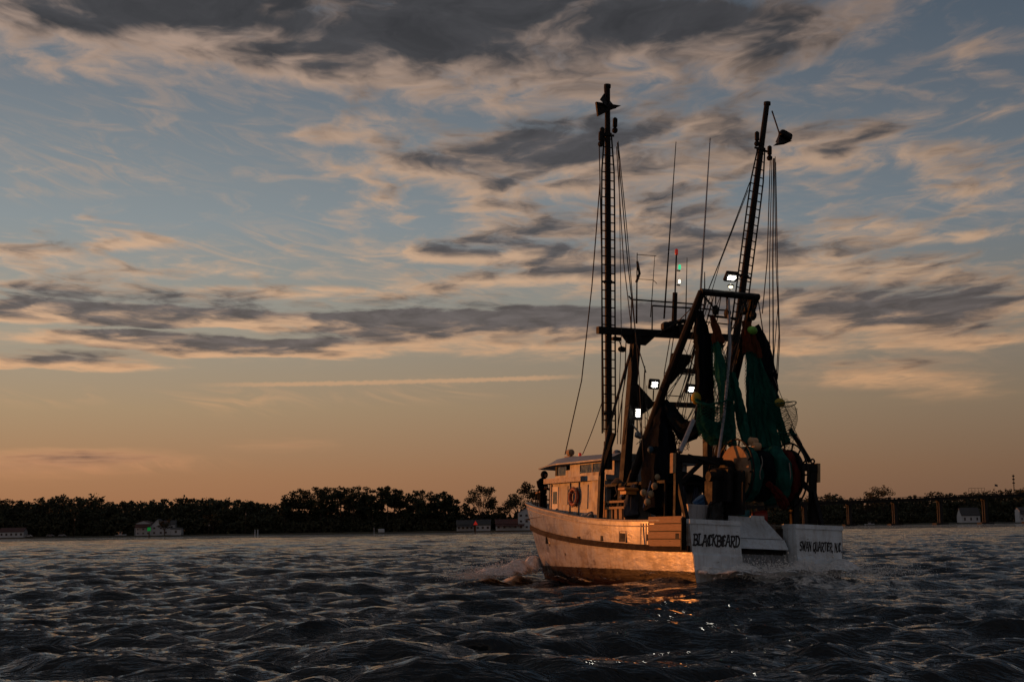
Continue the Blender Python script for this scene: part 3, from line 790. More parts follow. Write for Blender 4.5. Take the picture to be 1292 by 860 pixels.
# the plank panel over the port bulwark
pl = MB(); pl.box((.30, 2.86, .86), (2.26, 2.90, 1.70)); panel = piece(pl, 'stern_panel', M_DARK, boat)
for i in range(4):
    z0 = .80 + i * .232
    mb = MB(); mb.box((.26 + .012 * (i % 2), 2.903, z0 + .014), (2.28 - .015 * (i % 3), 2.945 + .012 * ((i * 7) % 3), z0 + .218))
    piece(mb, 'plank', M_PLY, panel)
mb = MB(); mb.box((.40, 2.958, 1.03), (.60, 2.965, 1.20)); piece(mb, 'scupper', M_DARK, boat)  # no hole cut: a near-black plate paints the opening's shade
mb = MB(); mb.box((.24, 2.80, .70), (.30, 2.965, 1.66)); piece(mb, 'panel_post', M_STEEL, boat)
for (x, z, w, h) in ((7.28, 1.03, .17, .17), (5.41, 1.05, .15, .17), (3.94, 1.10, .40, .32), (2.42, 1.10, .16, .26), (12.2, .85, .10, .12), (9.9, .52, .10, .10)):
    mb = MB(); s = x / 17.4; y = half(s, z) + .004
    dy = (half((x+.3)/17.4, z) - half((x-.3)/17.4, z)) / .6
    mb.cbox((s*stem(z) if x > 8 else x, y, z), (w, .012, h), 0, (0, 0, math.atan(dy)))
    sc = piece(mb, 'scupper', M_DARK, boat)  # raised near-black plate, inner shade of the drain hole painted on
    if w > .2:
        fr = MB()
        for (a, b2, c, d) in ((-w/2-.03, w/2+.03, h/2, h/2+.03), (-w/2-.03, w/2+.03, -h/2-.03, -h/2), (-w/2-.03, -w/2, -h/2, h/2), (w/2, w/2+.03, -h/2, h/2)):
            fr.box((x+a, y+.002, z+c), (x+b2, y+.022, z+d))
        piece(fr, 'frame', M_RAIL, sc)
mb = MB(); mb.box((2.34, 2.955, .86), (2.40, 2.975, 1.52)); mb.box((2.66, 2.965, .86), (2.72, 2.985, 1.52)); piece(mb, 'gate_frame', M_RAIL, boat)

# ---- lettering, drawn with a broad pen
GLYPH = {
 'B': [[(.12,0),(.12,1)], [(0,1),(.45,1),(.6,.85),(.55,.62),(.2,.53)], [(.2,.53),(.62,.45),(.66,.2),(.45,0),(0,.02)]],
 'L': [[(.15,1),(.15,.08),(.05,0),(.6,.02),(.66,.14)], [(.02,1),(.3,1)]],
 'A': [[(0,-.02),(.3,1)], [(.2,1),(.42,.96),(.58,.05),(.68,0)], [(.08,.36),(.56,.42)]],
 'C': [[(.62,.82),(.5,.98),(.2,.95),(.04,.6),(.08,.2),(.3,0),(.62,.12)], [(.3,.95),(.34,.06)]],
 'K': [[(.12,0),(.12,1)], [(0,1),(.22,1)], [(.62,1),(.2,.5)], [(.25,.54),(.52,.06),(.7,0)]],
 'E': [[(.6,.86),(.4,1),(.1,.9),(.08,.1),(.3,0),(.62,.12)], [(.1,.52),(.5,.54)], [(.3,.97),(.3,.05)]],
 'R': [[(.12,0),(.12,1)], [(0,1),(.48,1),(.6,.8),(.5,.58),(.16,.5)], [(.28,.52),(.5,.08),(.7,-.02)]],
 'D': [[(.14,0),(.14,1)], [(0,1),(.4,.98),(.64,.7),(.62,.28),(.38,0),(0,.02)]],
 'S': [[(.56,.84),(.4,1),(.12,.9),(.1,.66),(.5,.42),(.56,.18),(.36,0),(.04,.1)]],
 'W': [[(0,1),(.12,.08),(.2,0)], [(.16,.04),(.38,.86)], [(.36,.96),(.5,.06),(.58,0)], [(.54,.04),(.8,1)]],
 'N': [[(.08,0),(.08,.96)], [(0,1),(.16,.96),(.54,.02)], [(.56,0),(.58,1)]],
 'Q': [[(.5,.96),(.18,.94),(.04,.55),(.1,.12),(.34,0),(.58,.2),(.62,.6),(.5,.96)], [(.36,.22),(.7,-.16)]],
 'U': [[(0,1),(.14,.96),(.1,.16),(.3,0),(.54,.14)], [(.56,1),(.54,.1),(.68,0)]],
 'T': [[(0,.86),(.12,1),(.66,1)], [(.34,1),(.3,.1),(.12,0)]],
 '.': [[(.06,0),(.12,.08)]], ',': [[(.1,.08),(.02,-.14)]], ' ': []}
def lettering(text, y_left, width, z, height, wavy, parent, slant=.18):
    adv = [(.86 if c == 'W' else .38 if c in ' ' else .24 if c in '.,' else .72) for c in text]
    k = width / sum(adv); x = 0.0
    for i, c in enumerate(text):
        mb = MB(); nib = (.068 * k * 1.25, .092 * height)
        for st in GLYPH[c]:
            for (a, b) in zip(st[:-1], st[1:]):
                pts = []
                for (u, v) in (a, b):
                    gx = (x + u + slant * v) * k; gz = v * height
                    pts += [(gx - nib[0], gz - nib[1]), (gx + nib[0], gz + nib[1]), (gx + nib[0]*1.1, gz - nib[1]*.4), (gx - nib[0]*1.1, gz + nib[1]*.4)]
                # convex hull of the pen moved from a to b
                pts = sorted(set(pts)); lo, up = [], []
                for q in pts:
                    while len(lo) > 1 and (lo[-1][0]-lo[-2][0])*(q[1]-lo[-2][1])-(lo[-1][1]-lo[-2][1])*(q[0]-lo[-2][0]) <= 0: lo.pop()
                    lo.append(q)
                for q in reversed(pts):
                    while len(up) > 1 and (up[-1][0]-up[-2][0])*(q[1]-up[-2][1])-(up[-1][1]-up[-2][1])*(q[0]-up[-2][0]) <= 0: up.pop()
                    up.append(q)
                h = lo[:-1] + up[:-1]; n = len(h)
                dz = wavy * sin(i * 2.1)
                o = .004 + .0008 * (len(mb.f) % 5)
                vs = [(rake(z+w+dz) - o, y_left - u, z + w + dz) for (u, w) in h] + [(rake(z+w+dz) + .01, y_left - u, z + w + dz) for (u, w) in h]
                mb.add(vs, [tuple(range(n)), tuple(range(2*n-1, n-1, -1))] + [(j, (j+1) % n, n+(j+1) % n, n+j) for j in range(n)])
        if mb.v: piece(mb, 'letter', M_INK, parent)
        x += adv[i]
lettering('BLACKBEARD', 2.70, 1.64, .86, .32, .014, q_port)
lettering('SWAN QUARTER, N.C.', -1.13, 1.60, .83, .27, .012, q_star)

# ---- deckhouse
mb = MB(); mb.box((7.0, -1.93, .85), (11.35, 1.93, 3.10))
mb.add([(11.35, 1.93, .85), (12.1, 1.25, 1.85), (12.1, -1.25, 1.85), (11.35, -1.93, .85), (11.35, 1.93, 3.10), (12.1, 1.25, 3.10), (12.1, -1.25, 3.10), (11.35, -1.93, 3.10)],
       [(0, 1, 5, 4), (1, 2, 6, 5), (2, 3, 7, 6)])
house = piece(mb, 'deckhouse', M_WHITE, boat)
mb = MB(); mb.prism([(6.9, 2.02), (8.45, 2.02), (8.45, 2.16), (11.5, 2.16), (12.2, 1.55), (12.2, -1.55), (11.5, -2.16), (6.9, -2.16)], 'Z', 3.102, 3.28)
piece(mb, 'house_roof', M_ROOF, boat)
mb = MB(); mb.prism([(8.47, 2.162), (11.5, 2.162), (11.5, 2.20), (8.47, 2.20)], 'Z', 3.09, 3.27)
piece(mb, 'fascia_board', M_RAIL, boat)
# wheelhouse above: posts, side panels and panes
wh = MB(); wh.prism([(7.3, 1.48), (7.3, -1.48), (12.0, -1.48), (12.45, -1.0), (12.45, 1.0), (12.0, 1.48)], 'Z', 3.282, 3.44)
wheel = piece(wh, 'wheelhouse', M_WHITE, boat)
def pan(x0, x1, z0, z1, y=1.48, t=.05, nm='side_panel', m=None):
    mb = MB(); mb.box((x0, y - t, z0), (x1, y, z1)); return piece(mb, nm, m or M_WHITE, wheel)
for sg in (1, -1):
    y = 1.48 if sg > 0 else -1.43
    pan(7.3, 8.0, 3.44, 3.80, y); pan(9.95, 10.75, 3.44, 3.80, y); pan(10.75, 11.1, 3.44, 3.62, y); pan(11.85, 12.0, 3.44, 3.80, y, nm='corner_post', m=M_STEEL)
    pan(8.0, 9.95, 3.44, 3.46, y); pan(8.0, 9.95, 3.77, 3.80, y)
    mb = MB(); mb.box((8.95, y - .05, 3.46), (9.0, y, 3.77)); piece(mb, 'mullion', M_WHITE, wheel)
    mb = MB(); mb.box((8.0, y - .03, 3.46), (8.95, y - .02, 3.77)); piece(mb, 'pane', M_GLASS, wheel)
    mb = MB(); mb.box((9.0, y - .03, 3.46), (9.95, y - .02, 3.77)); piece(mb, 'pane', M_GLASS, wheel)
    mb = MB(); mb.box((11.1, y - .03, 3.44), (11.85, y - .02, 3.80)); piece(mb, 'pane', M_GLASS, wheel)
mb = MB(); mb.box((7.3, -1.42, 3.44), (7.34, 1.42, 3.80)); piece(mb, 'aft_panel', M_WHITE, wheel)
for k in range(3):
    y0 = -1.0 + k * .68
    mb = MB(); mb.box((12.40, y0 + .03, 3.46), (12.42, y0 + .62, 3.80)); piece(mb, 'pane', M_GLASS, wheel)
    mb = MB(); mb.box((12.38, y0 - .03, 3.44), (12.46, y0 + .03, 3.80)); piece(mb, 'mullion', M_WHITE, wheel)
mb = MB(); mb.box((12.38, 1.01, 3.44), (12.46, 1.07, 3.80)); piece(mb, 'mullion', M_WHITE, wheel)
# roof with a drooping visor forward
mb = MB()
xs = [7.1, 11.2, 12.3, 13.9]; zt = [4.06, 4.12, 4.10, 3.92]; zb = [3.81, 3.81, 3.80, 3.78]; yw = [1.80, 1.86, 1.70, 1.30]
vs = []
for x, a, b, y in zip(xs, zt, zb, yw): vs += [(x, y, b), (x, y, b + .05), (x - .12, y*.78, a), (x - .12, -y*.78, a), (x, -y, b + .05), (x, -y, b)]
fs = []
for i in range(3):
    for k in range(6): fs.append((i*6+k, (i+1)*6+k, (i+1)*6+(k+1) % 6, i*6+(k+1) % 6))
fs += [(0, 1, 2, 3, 4, 5), (23, 22, 21, 20, 19, 18)]
mb.add(vs, fs); roof = piece(mb, 'wheelhouse_roof', M_ROOF, boat)
mb = MB(); mb.lathe([(.10, 4.0), (.10, 4.42), (.075, 4.42), (.075, 4.62), (.05, 4.64)], (9.6, .6, 0), n=12)
st = piece(mb, 'exhaust_stack', M_GALV, boat)
mb = MB(); mb.lathe([(.085, 4.50), (.085, 4.66), (.06, 4.68)], (9.6, .6, 0), n=12); piece(mb, 'stack_cap', M_DARK, st)
mb = MB(); mb.cbox((11.6, 1.05, 4.12), (.42, .3, .16)); mb.tube((11.7, 1.05, 4.19), (11.7, 1.05, 4.28), .04); mb.lathe([(.06, -.16), (.13, -.1), (.13, .12), (.10, .14)], (11.62, 1.05, 4.34), 'X', 10)
piece(mb, 'searchlight', M_TIMBER, roof)
mb = MB(); mb.lathe([(.06, 4.2), (.06, 4.3), (.02, 4.33)], (11.2, .85, 0)); piece(mb, 'red_lamp', M_RED_L, roof)
mb = MB(); mb.lathe([(.14, 0), (.16, .12), (.12, .22), (.02, .25)], (8.2, .9, 4.02), n=12); mb.tube((8.2, .9, 4.0), (8.2, .9, 4.05), .05); piece(mb, 'antenna_dome', M_WHITE, roof)
# things fixed on the port wall
mb = MB(); mb.box((9.96, 1.932, 2.30), (10.45, 1.952, 2.98)); piece(mb, 'notice_board', mat('faded_board', (.50, .46, .36), .7, dirt=((.25, .2, .14), .4, 3, (1, 1, 1))), house)
mb = MB(); mb.box((8.36, 1.932, 2.12), (8.86, 1.96, 2.98)); piece(mb, 'locker_door', mat('locker_paint', (.46, .42, .33), .6, dirt=((.25, .18, .1), .4, 3, (1, 1, .6))), house)
for x0 in (10.75,):
    mb = MB(); mb.box((x0, 1.932, 1.2), (x0 + .5, 1.95, 2.98)); d = piece(mb, 'side_door', mat('door_paint', (.52, .50, .47), .5, dirt=((.3, .2, .12), .35, 2, (2, 2, .6))), house)
    mb = MB(); mb.box((x0 + .08, 1.951, 2.35), (x0 + .42, 1.957, 2.80)); piece(mb, 'pane', M_GLASS, d)
    mb = MB(); mb.ball((x0 + .06, 1.97, 2.15), .03, 8); piece(mb, 'handle', M_GALV, d)
for x in (7.05, 7.55, 9.05, 9.75, 11.30):
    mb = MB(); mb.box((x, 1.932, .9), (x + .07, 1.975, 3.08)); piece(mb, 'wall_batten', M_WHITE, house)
mb = MB(); mb.box((7.02, 1.10, .9), (6.985, 1.75, 2.8)); d = piece(mb, 'aft_door', M_DARK, house)
for (a, b) in (((11.7, 1.80, 1.88), (11.7, 1.80, 3.1)),):
    mb = MB(); mb.tube(a, b, .05); piece(mb, 'roof_post', M_STEEL, boat)
mb = MB()
pr = [(12.75, 1.72), (13.3, 1.56), (13.9, 1.36)]
mb.path([(x, y, 2.86) for x, y in pr], .035, 6)
rail = piece(mb, 'bow_rail', M_TIMBER, boat)
for x, y in pr:
    mb = MB(); mb.tube((x, y, 1.88), (x, y, 2.85), .03, n=6); piece(mb, 'rail_post', M_STEEL, rail)
mb = MB(); mb.path([(15.9, .55, 2.4), (15.9, .55, 2.72), (15.9, -.55, 2.72), (15.9, -.55, 2.4)], .03, 6); mb.tube((15.9, 0, 1.9), (15.9, 0, 2.9), .09); piece(mb, 'mooring_bitt', M_STEEL, boat)

# ---- canopy aft of the house, working gear beneath
mb = MB(); mb.box((2.9, -2.0, 2.84), (6.98, 2.02, 2.93)); canopy = piece(mb, 'canopy', M_STEEL, boat)
for (x, y) in ((3.0, 1.92), (3.0, -1.92), (5.2, 1.92), (5.2, -1.92)):
    mb = MB(); mb.tube((x, y, .88), (x, y, 2.84), .05); piece(mb, 'canopy_post', M_STEEL, canopy)
mb = MB(); mb.beam((6.25, 2.58, .88), (6.20, 2.55, 3.30), .16, .16); mb.beam((6.2, 2.55, 3.30), (5.75, 2.35, 4.6), .12, .12); piece(mb, 'outrigger_post', M_STEEL, boat)
mb = MB(); mb.beam((6.25, -2.58, .88), (6.20, -2.45, 3.30), .16, .16); piece(mb, 'outrigger_post', M_STEEL, boat)
wn = MB(); wn.cbox((4.6, 0, 1.05), (1.5, 2.4, .3)); 
for y in (-1.2, -.05, 1.1): wn.cbox((4.6, y, 1.6), (.9, .1, 1.1))
winch = piece(wn, 'winch', M_STEEL, boat)
for y in (-.62, .52):
    mb = MB(); mb.lathe([(.12, -.5), (.5, -.48), (.5, -.44), (.30, -.42), (.34, 0), (.30, .42), (.5, .44), (.5, .48), (.12, .5)], (4.6, y, 1.75), 'Y', 18); piece(mb, 'cable_drum', M_ROPE, winch)
mb = MB(); mb.lathe([(.08, 0), (.2, .02), (.15, .15), (.2, .28), (.08, .3)], (4.6, 1.16, 1.75), 'Y', 14); piece(mb, 'capstan_head', M_GALV, winch)

# ---- mast: two legs, cross beams, gussets
mb = MB(); mb.beam((6.0, 1.92, .9), (6.0, 1.44, 8.1), .27, .30, (1, 0, 0)); mast = piece(mb, 'mast', M_STEEL, boat)
mb = MB(); mb.beam((6.0, -1.62, .9), (6.0, -1.46, 8.2), .27, .30, (1, 0, 0)); piece(mb, 'mast_leg', M_STEEL, mast)
mb = MB(); mb.beam((6.0, 2.95, 8.12), (6.0, -2.60, 8.36), .20, .24, (0, 0, 1)); piece(mb, 'cross_beam', M_STEEL, mast)
mb = MB(); mb.beam((6.0, 1.30, 5.72), (6.0, -1.50, 5.84), .16, .17); piece(mb, 'cross_beam', M_STEEL, mast)
mb = MB(); mb.beam((5.98, .10, 6.98), (5.98, -2.25, 7.06), .16, .17); piece(mb, 'cross_beam', M_STEEL, mast)
for y, s in ((1.46, 1), (-1.46, 1)):
    mb = MB(); mb.prism([(y - .75, 8.08), (y + .6, 8.08), (y + .3, 7.76), (y - .4, 7.76)], 'X', 5.97, 6.03); piece(mb, 'gusset', M_STEEL, mast)
mb = MB(); mb.prism([(1.58, 6.45), (1.35, 6.4), (.75, 5.86), (.75, 5.62), (1.35, 5.2), (1.65, 5.2)], 'X', 5.975, 6.025); piece(mb, 'gusset', M_STEEL, mast)
# antenna platform rails
mb = MB(); mb.path([(6.35, 1.45, 8.2), (6.35, 1.45, 9.40), (6.35, -1.5, 9.52), (6.35, -1.5, 8.3)], .03, 6); mb.path([(5.8, .92, 8.2), (5.8, .92, 9.15), (5.8, -2.2, 9.30), (5.8, -2.2, 8.4)], .03, 6)
mb.tube((6.35, 1.45, 9.40), (6.0, 1.75, 9.42), .03, n=6); mb.tube((5.8, -.7, 8.3), (5.8, -.7, 9.25), .02, n=6); mb.tube((5.8, -2.2, 8.8), (5.8, -.9, 8.78), .025, n=6)
piece(mb, 'antenna_rail', M_STEEL, mast)
for (b, t, r) in (((6.00, 0.33, 8.78), (6.00, -0.04, 15.25), .028), ((6.00, -1.15, 9.90), (6.00, -1.47, 15.62), .036), ((6.00, 1.43, 8.50), (6.00, 1.46, 11.00), .03), ((6.00, 0.87, 8.78), (6.00, 0.75, 10.97), .018), ((6.00, -0.55, 8.69), (6.00, -0.57, 11.07), .022), ((5.60, -1.08, 9.20), (5.60, -1.06, 10.54), .03)):
    mb = MB(); mb.path([b, tuple((x+y)/2 for x, y in zip(b, t)), t], [r*1.25, r*.9, r*.55], 6); piece(mb, 'antenna', M_GALV if r > .03 else M_STEEL, mast)
mb = MB(); mb.path([(6.00, 1.46, 10.94), (6.00, 0.69, 10.98)], .012, 5); mb.path([(6.00, 1.44, 10.07), (6.00, 0.80, 10.11), (6.00, 0.64, 9.99)], .012, 5); mb.path([(5.98, 1.46, 10.69), (5.98, 1.36, 10.27), (5.98, 1.48, 9.95)], .05, 6); piece(mb, 'wire_antenna', M_ROPE, mast)
mb = MB(); mb.path([(6.0, -.07, 8.2), (6.0, -.10, 9.75)], [.10, .09], 8); mb.path([(6.0, -.10, 9.75), (6.0, -.13, 11.15)], .032, 6); lm = piece(mb, 'light_mast', M_STEEL, mast)
mb = MB(); mb.lathe([(.05, 11.12), (.06, 11.16), (.06, 11.30), (.03, 11.34)], (6.0, -.13, 0), n=10); piece(mb, 'red_lamp', M_RED_L, lm)
mb = MB(); mb.lathe([(.04, 10.60), (.05, 10.63), (.05, 10.74), (.03, 10.77)], (5.95, -.24, 0), n=10); piece(mb, 'green_lamp', M_GREEN_L, lm)
mb = MB(); mb.lathe([(.03, 10.10), (.04, 10.12), (.04, 10.2), (.02, 10.23)], (5.95, -.24, 0), n=10); piece(mb, 'white_lamp', M_LAMP2, lm)
mb = MB(); mb.cbox((5.95, -.2, 10.55), (.05, .12, .04)); mb.cbox((5.95, -.2, 10.03), (.05, .12, .04)); piece(mb, 'lamp_bracket', M_STEEL, lm)
mb = MB(); mb.cbox((5.9, .25, 8.48), (.35, .42, .34), bevel=.08); mb.cbox((5.85, -.25, 8.42), (.3, .25, .4), bevel=.06); mb.tube((5.85, .2, 8.6), (5.85, -.4, 8.75), .08); mb.ball((5.8, -.45, 8.55), .14, 8); piece(mb, 'horn', M_STEEL, mast)
mb = MB(); mb.cbox((6.1, 2.15, 7.9), (.18, .3, .12)); mb.tube((6.1, 2.15, 7.9), (6.0, 2.3, 8.1), .03); mb.ball((6.05, 1.95, 7.55), .13, 8, sc=(1, 1.3, .8)); mb.tube((6.05, 1.95, 7.6), (6.05, 2.1, 7.9), .02); piece(mb, 'spotlight', M_STEEL, mast)

# ---- hinged A-frame leaning aft over the deck
TOPL, TOPR = Vector((2.60, 0.95, 9.13)), Vector((2.60, -1.31, 9.19))
mb = MB(); mb.path([TOPL, TOPR], .115, 10); gal = piece(mb, 'hoist_frame', M_STEEL, boat)
mb = MB(); mb.path([(5.7, 1.72, 2.9), (4.2, 1.36, 6.0), (2.62, TOPL.y - .06, TOPL.z + .02)], [.15, .15, .13], 10); piece(mb, 'frame_leg', M_BOOM, gal)
mb = MB(); mb.path([(5.7, -1.50, 2.9), (4.2, -1.30, 6.1), (2.62, TOPR.y + .18, TOPR.z)], [.15, .15, .13], 10); piece(mb, 'frame_leg', M_BOOM, gal)
mb = MB(); mb.prism([(.42, 7.25), (1.15, 7.25), (1.42, 6.2), (1.18, 6.2), (.45, 7.0)], 'X', 3.99, 4.05); piece(mb, 'gusset', M_STEEL, gal)
mb = MB(); mb.path([(3.00, 0.42, 8.45), (3.00, -0.73, 8.46)], .04, 6); piece(mb, 'frame_brace', M_STEEL, gal)
mb = MB(); mb.path([(2.50, -0.06, 8.99), (2.20, 0.05, 7.27), (1.60, 0.63, 5.10), (1.20, 1.10, 3.54)], [.05, .05, .05, .05], 8); piece(mb, 'hanging_pipe', M_GALV, gal)
mb = MB()
for (x, y) in ((903, 392), (917, 398), (950, 400), (938, 390)):
    c = hx = None
for c in ((2.50, 0.43, 8.56), (2.50, -0.03, 8.50), (2.50, -0.68, 8.68), (2.50, -1.03, 8.53)):
    mb2 = MB(); mb2.path([(c[0], c[1], c[2] + .55), (c[0], c[1], c[2] + .2)], .025, 6); mb2.lathe([(.05, -.07), (.13, -.06), (.13, .06), (.05, .07)], c, 'Y', 12); mb2.cbox((c[0], c[1], c[2]), (.16, .12, .34), bevel=.04)
    piece(mb2, 'pulley_block', M_STEEL, gal)

# ---- outriggers with their ladders
def outrigger(b, t, r0, r1, lad_top, lad_bot, halfw):
    b, t = Vector(b), Vector(t); mb = MB()
    mb.path([b, b.lerp(t, .5), t], [r0, (r0 + r1) * .53, r1], 12)
    o = piece(mb, 'outrigger', M_BOOM, boat, True)
    mb = MB(); mb.lathe([(r1*1.3, 0), (r1*1.3, .12)], t - Vector((0, 0, .12)), n=12); piece(mb, 'boom_cap', M_STEEL, o)
    d = (t - b).normalized(); sd = d.cross(Vector((1, 0, 0))).normalized()
    L = (t - b).length; a0, a1 = lad_bot * L, lad_top * L
    for s in (-1, 1):
        mb = MB(); n = 8; pts = []
        for i in range(n + 1):
            k = i / n; w = halfw * (1.0 if k < .86 else 1 - (k - .86) / .14 * .45)
            pts.append(b + d * (a0 + (a1 - a0) * k) + sd * s * w + Vector((-.02, 0, 0)))
        mb.path(pts, .030, 5); piece(mb, 'ladder_rail', M_STEEL, o)
    n = int((a1 - a0) / .30); src = None
    for i in range(n):
        k = (i + .5) / n; w = halfw * (1.0 if k < .86 else 1 - (k - .86) / .14 * .45)
        p = b + d * (a0 + (a1 - a0) * k) + Vector((-.02, 0, 0))
        if src is None or k >= .86:
            mb = MB(); mb.path([-sd * w, sd * w], .022, 5); r = mb.build('rung', M_STEEL, o); r.location = p
            if src is None: src = r
        else: share(src, 'rung', o, p)
    for k in (lad_bot + .05, (lad_top + lad_bot) / 2, lad_top):
        p = b + d * L * k
        mb = MB(); mb.path([p - d*.05, p + d*.05], r0 * 1.2, 10); mb.beam(p - sd * halfw, p + sd * halfw, .05, .07); piece(mb, 'boom_band', M_STEEL, o)
    return o
o_port = outrigger((6.10, 2.34, 3.39), (6.10, 2.74, 16.94), .125, .095, .865, .09, .255)
o_star = outrigger((6.10, -2.12, 4.09), (6.10, -4.00, 17.42), .14, .10, .86, .13, .28)
for c, o in (((6.10, 2.90, 15.17), o_port), ((6.10, 2.40, 15.60), o_port), ((6.10, 2.95, 15.02), o_port), ((6.10, -4.12, 15.57), o_star), ((6.10, -3.56, 16.03), o_star)):
    mb = MB(); mb.cbox(c, (.16, .16, .38), bevel=.05); mb.ball((c[0], c[1], c[2] - .28), .11, 8); piece(mb, 'pulley_block', M_STEEL, o)

# ---- stern gantries
def gantry(sg, xs, yo, yi):
    mb = MB(); mb.beam((xs, yo, .85), (xs, yo, 3.62), .24, .13, (1, 0, 0)); g = piece(mb, 'stern_gantry', M_STEEL, boat)
    mb = MB(); mb.beam((xs, yo + sg * .12, 3.52), (xs, yi, 3.50), .22, .24); piece(mb, 'gantry_beam', M_STEEL, g)
    mb = MB(); mb.beam((xs - .05, yo, 2.75), (xs - .55, yo - sg * .02, 1.55), .13, .13); piece(mb, 'gantry_leg', M_STEEL, g)
    mb = MB(); mb.beam((xs, yo - sg * .05, 2.72), (xs, yo - sg * .82, 3.42), .11, .12); piece(mb, 'gantry_brace', M_STEEL, g)
    mb = MB(); mb.box((xs - .09, min(yo + sg*.13, yo + sg*.24), 3.05), (xs + .09, max(yo + sg*.13, yo + sg*.24), 3.66)); piece(mb, 'fender_block', M_TIMBER, g)
    mb = MB(); mb.torus((xs, yo, 3.72), .07, .03, 'X', 12, 6); piece(mb, 'eye', M_STEEL, g)
    return g
g_port = gantry(1, 1.24, 2.52, .95)
g_star = gantry(-1, 1.30, -2.56, -1.60)
mb = MB(); mb.path([(1.24, 2.46, 3.71), (1.60, 1.77, 4.77)], .075, 8); piece(mb, 'gantry_strut', M_GALV, g_port)
mb = MB(); mb.path([(1.40, -2.53, 3.71), (1.40, -1.75, 4.72)], .075, 8); piece(mb, 'gantry_strut', M_STEEL, g_star)
mb = MB(); mb.path([(1.20, 2.20, 3.63), (1.00, 1.17, 3.36)], .05, 6); piece(mb, 'control_rod', M_STEEL, g_port)

# ---- net drum on its two posts
DX, DZ, DY0, DY1 = 1.0, 3.17, .60, -1.40
mb = MB(); mb.lathe([(.16, DY1 - .25), (.16, DY0 + .25)], (DX, 0, DZ), 'Y', 14); drum = piece(mb, 'net_drum', M_STEEL, boat)
for y, s in ((DY0, 1), (DY1, -1)):
    mb = MB(); mb.lathe([(.2, -.05), (.84, -.045), (.84, .045), (.2, .05)], (DX, y, DZ), 'Y', 32)
    fl = piece(mb, 'flange', mat('drum_plate', (.26, .15, .08), .7, var=.25, scale=3, dirt=((.12, .06, .03), .4, 2, (1, 1, 1))) if s > 0 else M_STEEL, drum)
    mb = MB(); mb.torus((DX, y, DZ), 1.04, .03, 'Y', 30, 6)
    for k in range(14):
        a = 2*pi*k/14; mb.tube((DX + .80*cos(a), y, DZ + .80*sin(a)), (DX + 1.04*cos(a), y, DZ + 1.04*sin(a)), .03, n=5)
    piece(mb, 'flange_ring', M_STEEL, fl)
for y in (.90, -1.62):
    mb = MB(); mb.beam((DX, y, .86), (DX, y, 3.42), .20, .30, (1, 0, 0)); mb.lathe([(.25, -.14), (.25, .14)], (DX, y, 3.3), 'Y', 14); piece(mb, 'drum_post', M_STEEL, drum)
mb = MB(); mb.lathe([(.1, -.3), (.24, -.28), (.24, .1), (.16, .12), (.16, .3)], (DX + .05, 1.25, 3.0), 'Y', 14); mb.cbox((DX + .05, .80, 2.52), (1.75, .10, 1.36), bevel=.04); mb.cbox((DX + .1, 1.02, 2.75), (1.15, .22, 1.1), bevel=.1); mb.cbox((DX + .15, 1.25, 2.4), (.6, .45, 1.1), bevel=.08); mb.path([(DX, 1.3, 2.4), (DX - .1, 1.5, 1.9), (DX + .1, 1.35, 1.4), (DX, 1.2, .9)], .05, 6); mb.path([(DX-.1, 1.2, 2.3), (DX - .2, 1.65, 2.1), (DX - .1, 1.6, 1.5), (DX, 1.3, 1.2)], .035, 6)
piece(mb, 'drum_motor', M_STEEL, drum)

# ---- flood lamps
def flood(c, face, w, h, parent, stem_to=None):
    """housing, lit pane, yoke"""
    c = Vector(c); d = Vector(face).normalized(); R = d.to_track_quat('X', 'Z').to_matrix()
    def T(mbx): mbx.v = [tuple(R @ Vector(p) + c) for p in mbx.v]; return mbx
    mb = MB(); mb.cbox((-.06, 0, 0), (.12, w, h), bevel=.03); lamp = piece(T(mb), 'flood_lamp', M_STEEL, parent)
    mb = MB()
    return lamp, T
def lamp_at(c, face, w, h, parent, rows, foot):
    lamp, T = flood(c, face, w, h, parent)
    for i in range(rows):
        z0 = -h*.30 + h*.60*i/rows; mb = MB(); mb.box((.002, -w*.30, z0 + .014), (.012, w*.30, z0 + h*.60/rows - .016)); pane = piece(T(mb), 'lamp_pane', M_REFL, lamp)
        mb = MB(); hh = h*.60/rows
        for yy in ((-.12, .12) if rows == 1 else (-.08, .08)): mb.lathe([(.02, 0), (min(.075, hh*.34), .004), (min(.06, hh*.28), .02), (.01, .024)], (.013, yy*w*1.2, z0 + hh*.5), 'X', 10)
        piece(T(mb), 'bulb', M_LAMP, lamp)
    mb = MB(); c = Vector(c); mb.path([c + Vector((.06, 0, -h*.5)), Vector(foot)], .025, 6); piece(mb, 'lamp_stalk', M_STEEL, lamp)
def_l = boat
lamp_at((5.80, 1.41, 5.36), (-1, .25, -.05), .34, .48, boat, 4, (5.90, 1.37, 4.71))
lamp_at((5.75, 0.81, 6.39), (-1, .15, -.35), .40, .36, boat, 2, (5.95, 0.74, 5.86))
lamp_at((5.75, -0.66, 6.34), (-1, -.05, -.45), .40, .34, boat, 2, (5.95, -0.79, 5.86))
lamp_at((2.60, -0.24, 9.74), (-.6, .1, -.7), .46, .40, boat, 1, (2.60, -0.18, 9.31))
for c in ((4.00, -0.33, 6.82), (2.55, -0.18, 9.43)):
    mb = MB(); mb.ball(c, .075, 8); l = piece(mb, 'bulb', M_LAMP2, boat)
    mb = MB(); mb.lathe([(.04, .06), (.1, .05), (.12, .0)], c, 'Z', 10); piece(mb, 'lamp_hood', M_STEEL, l)
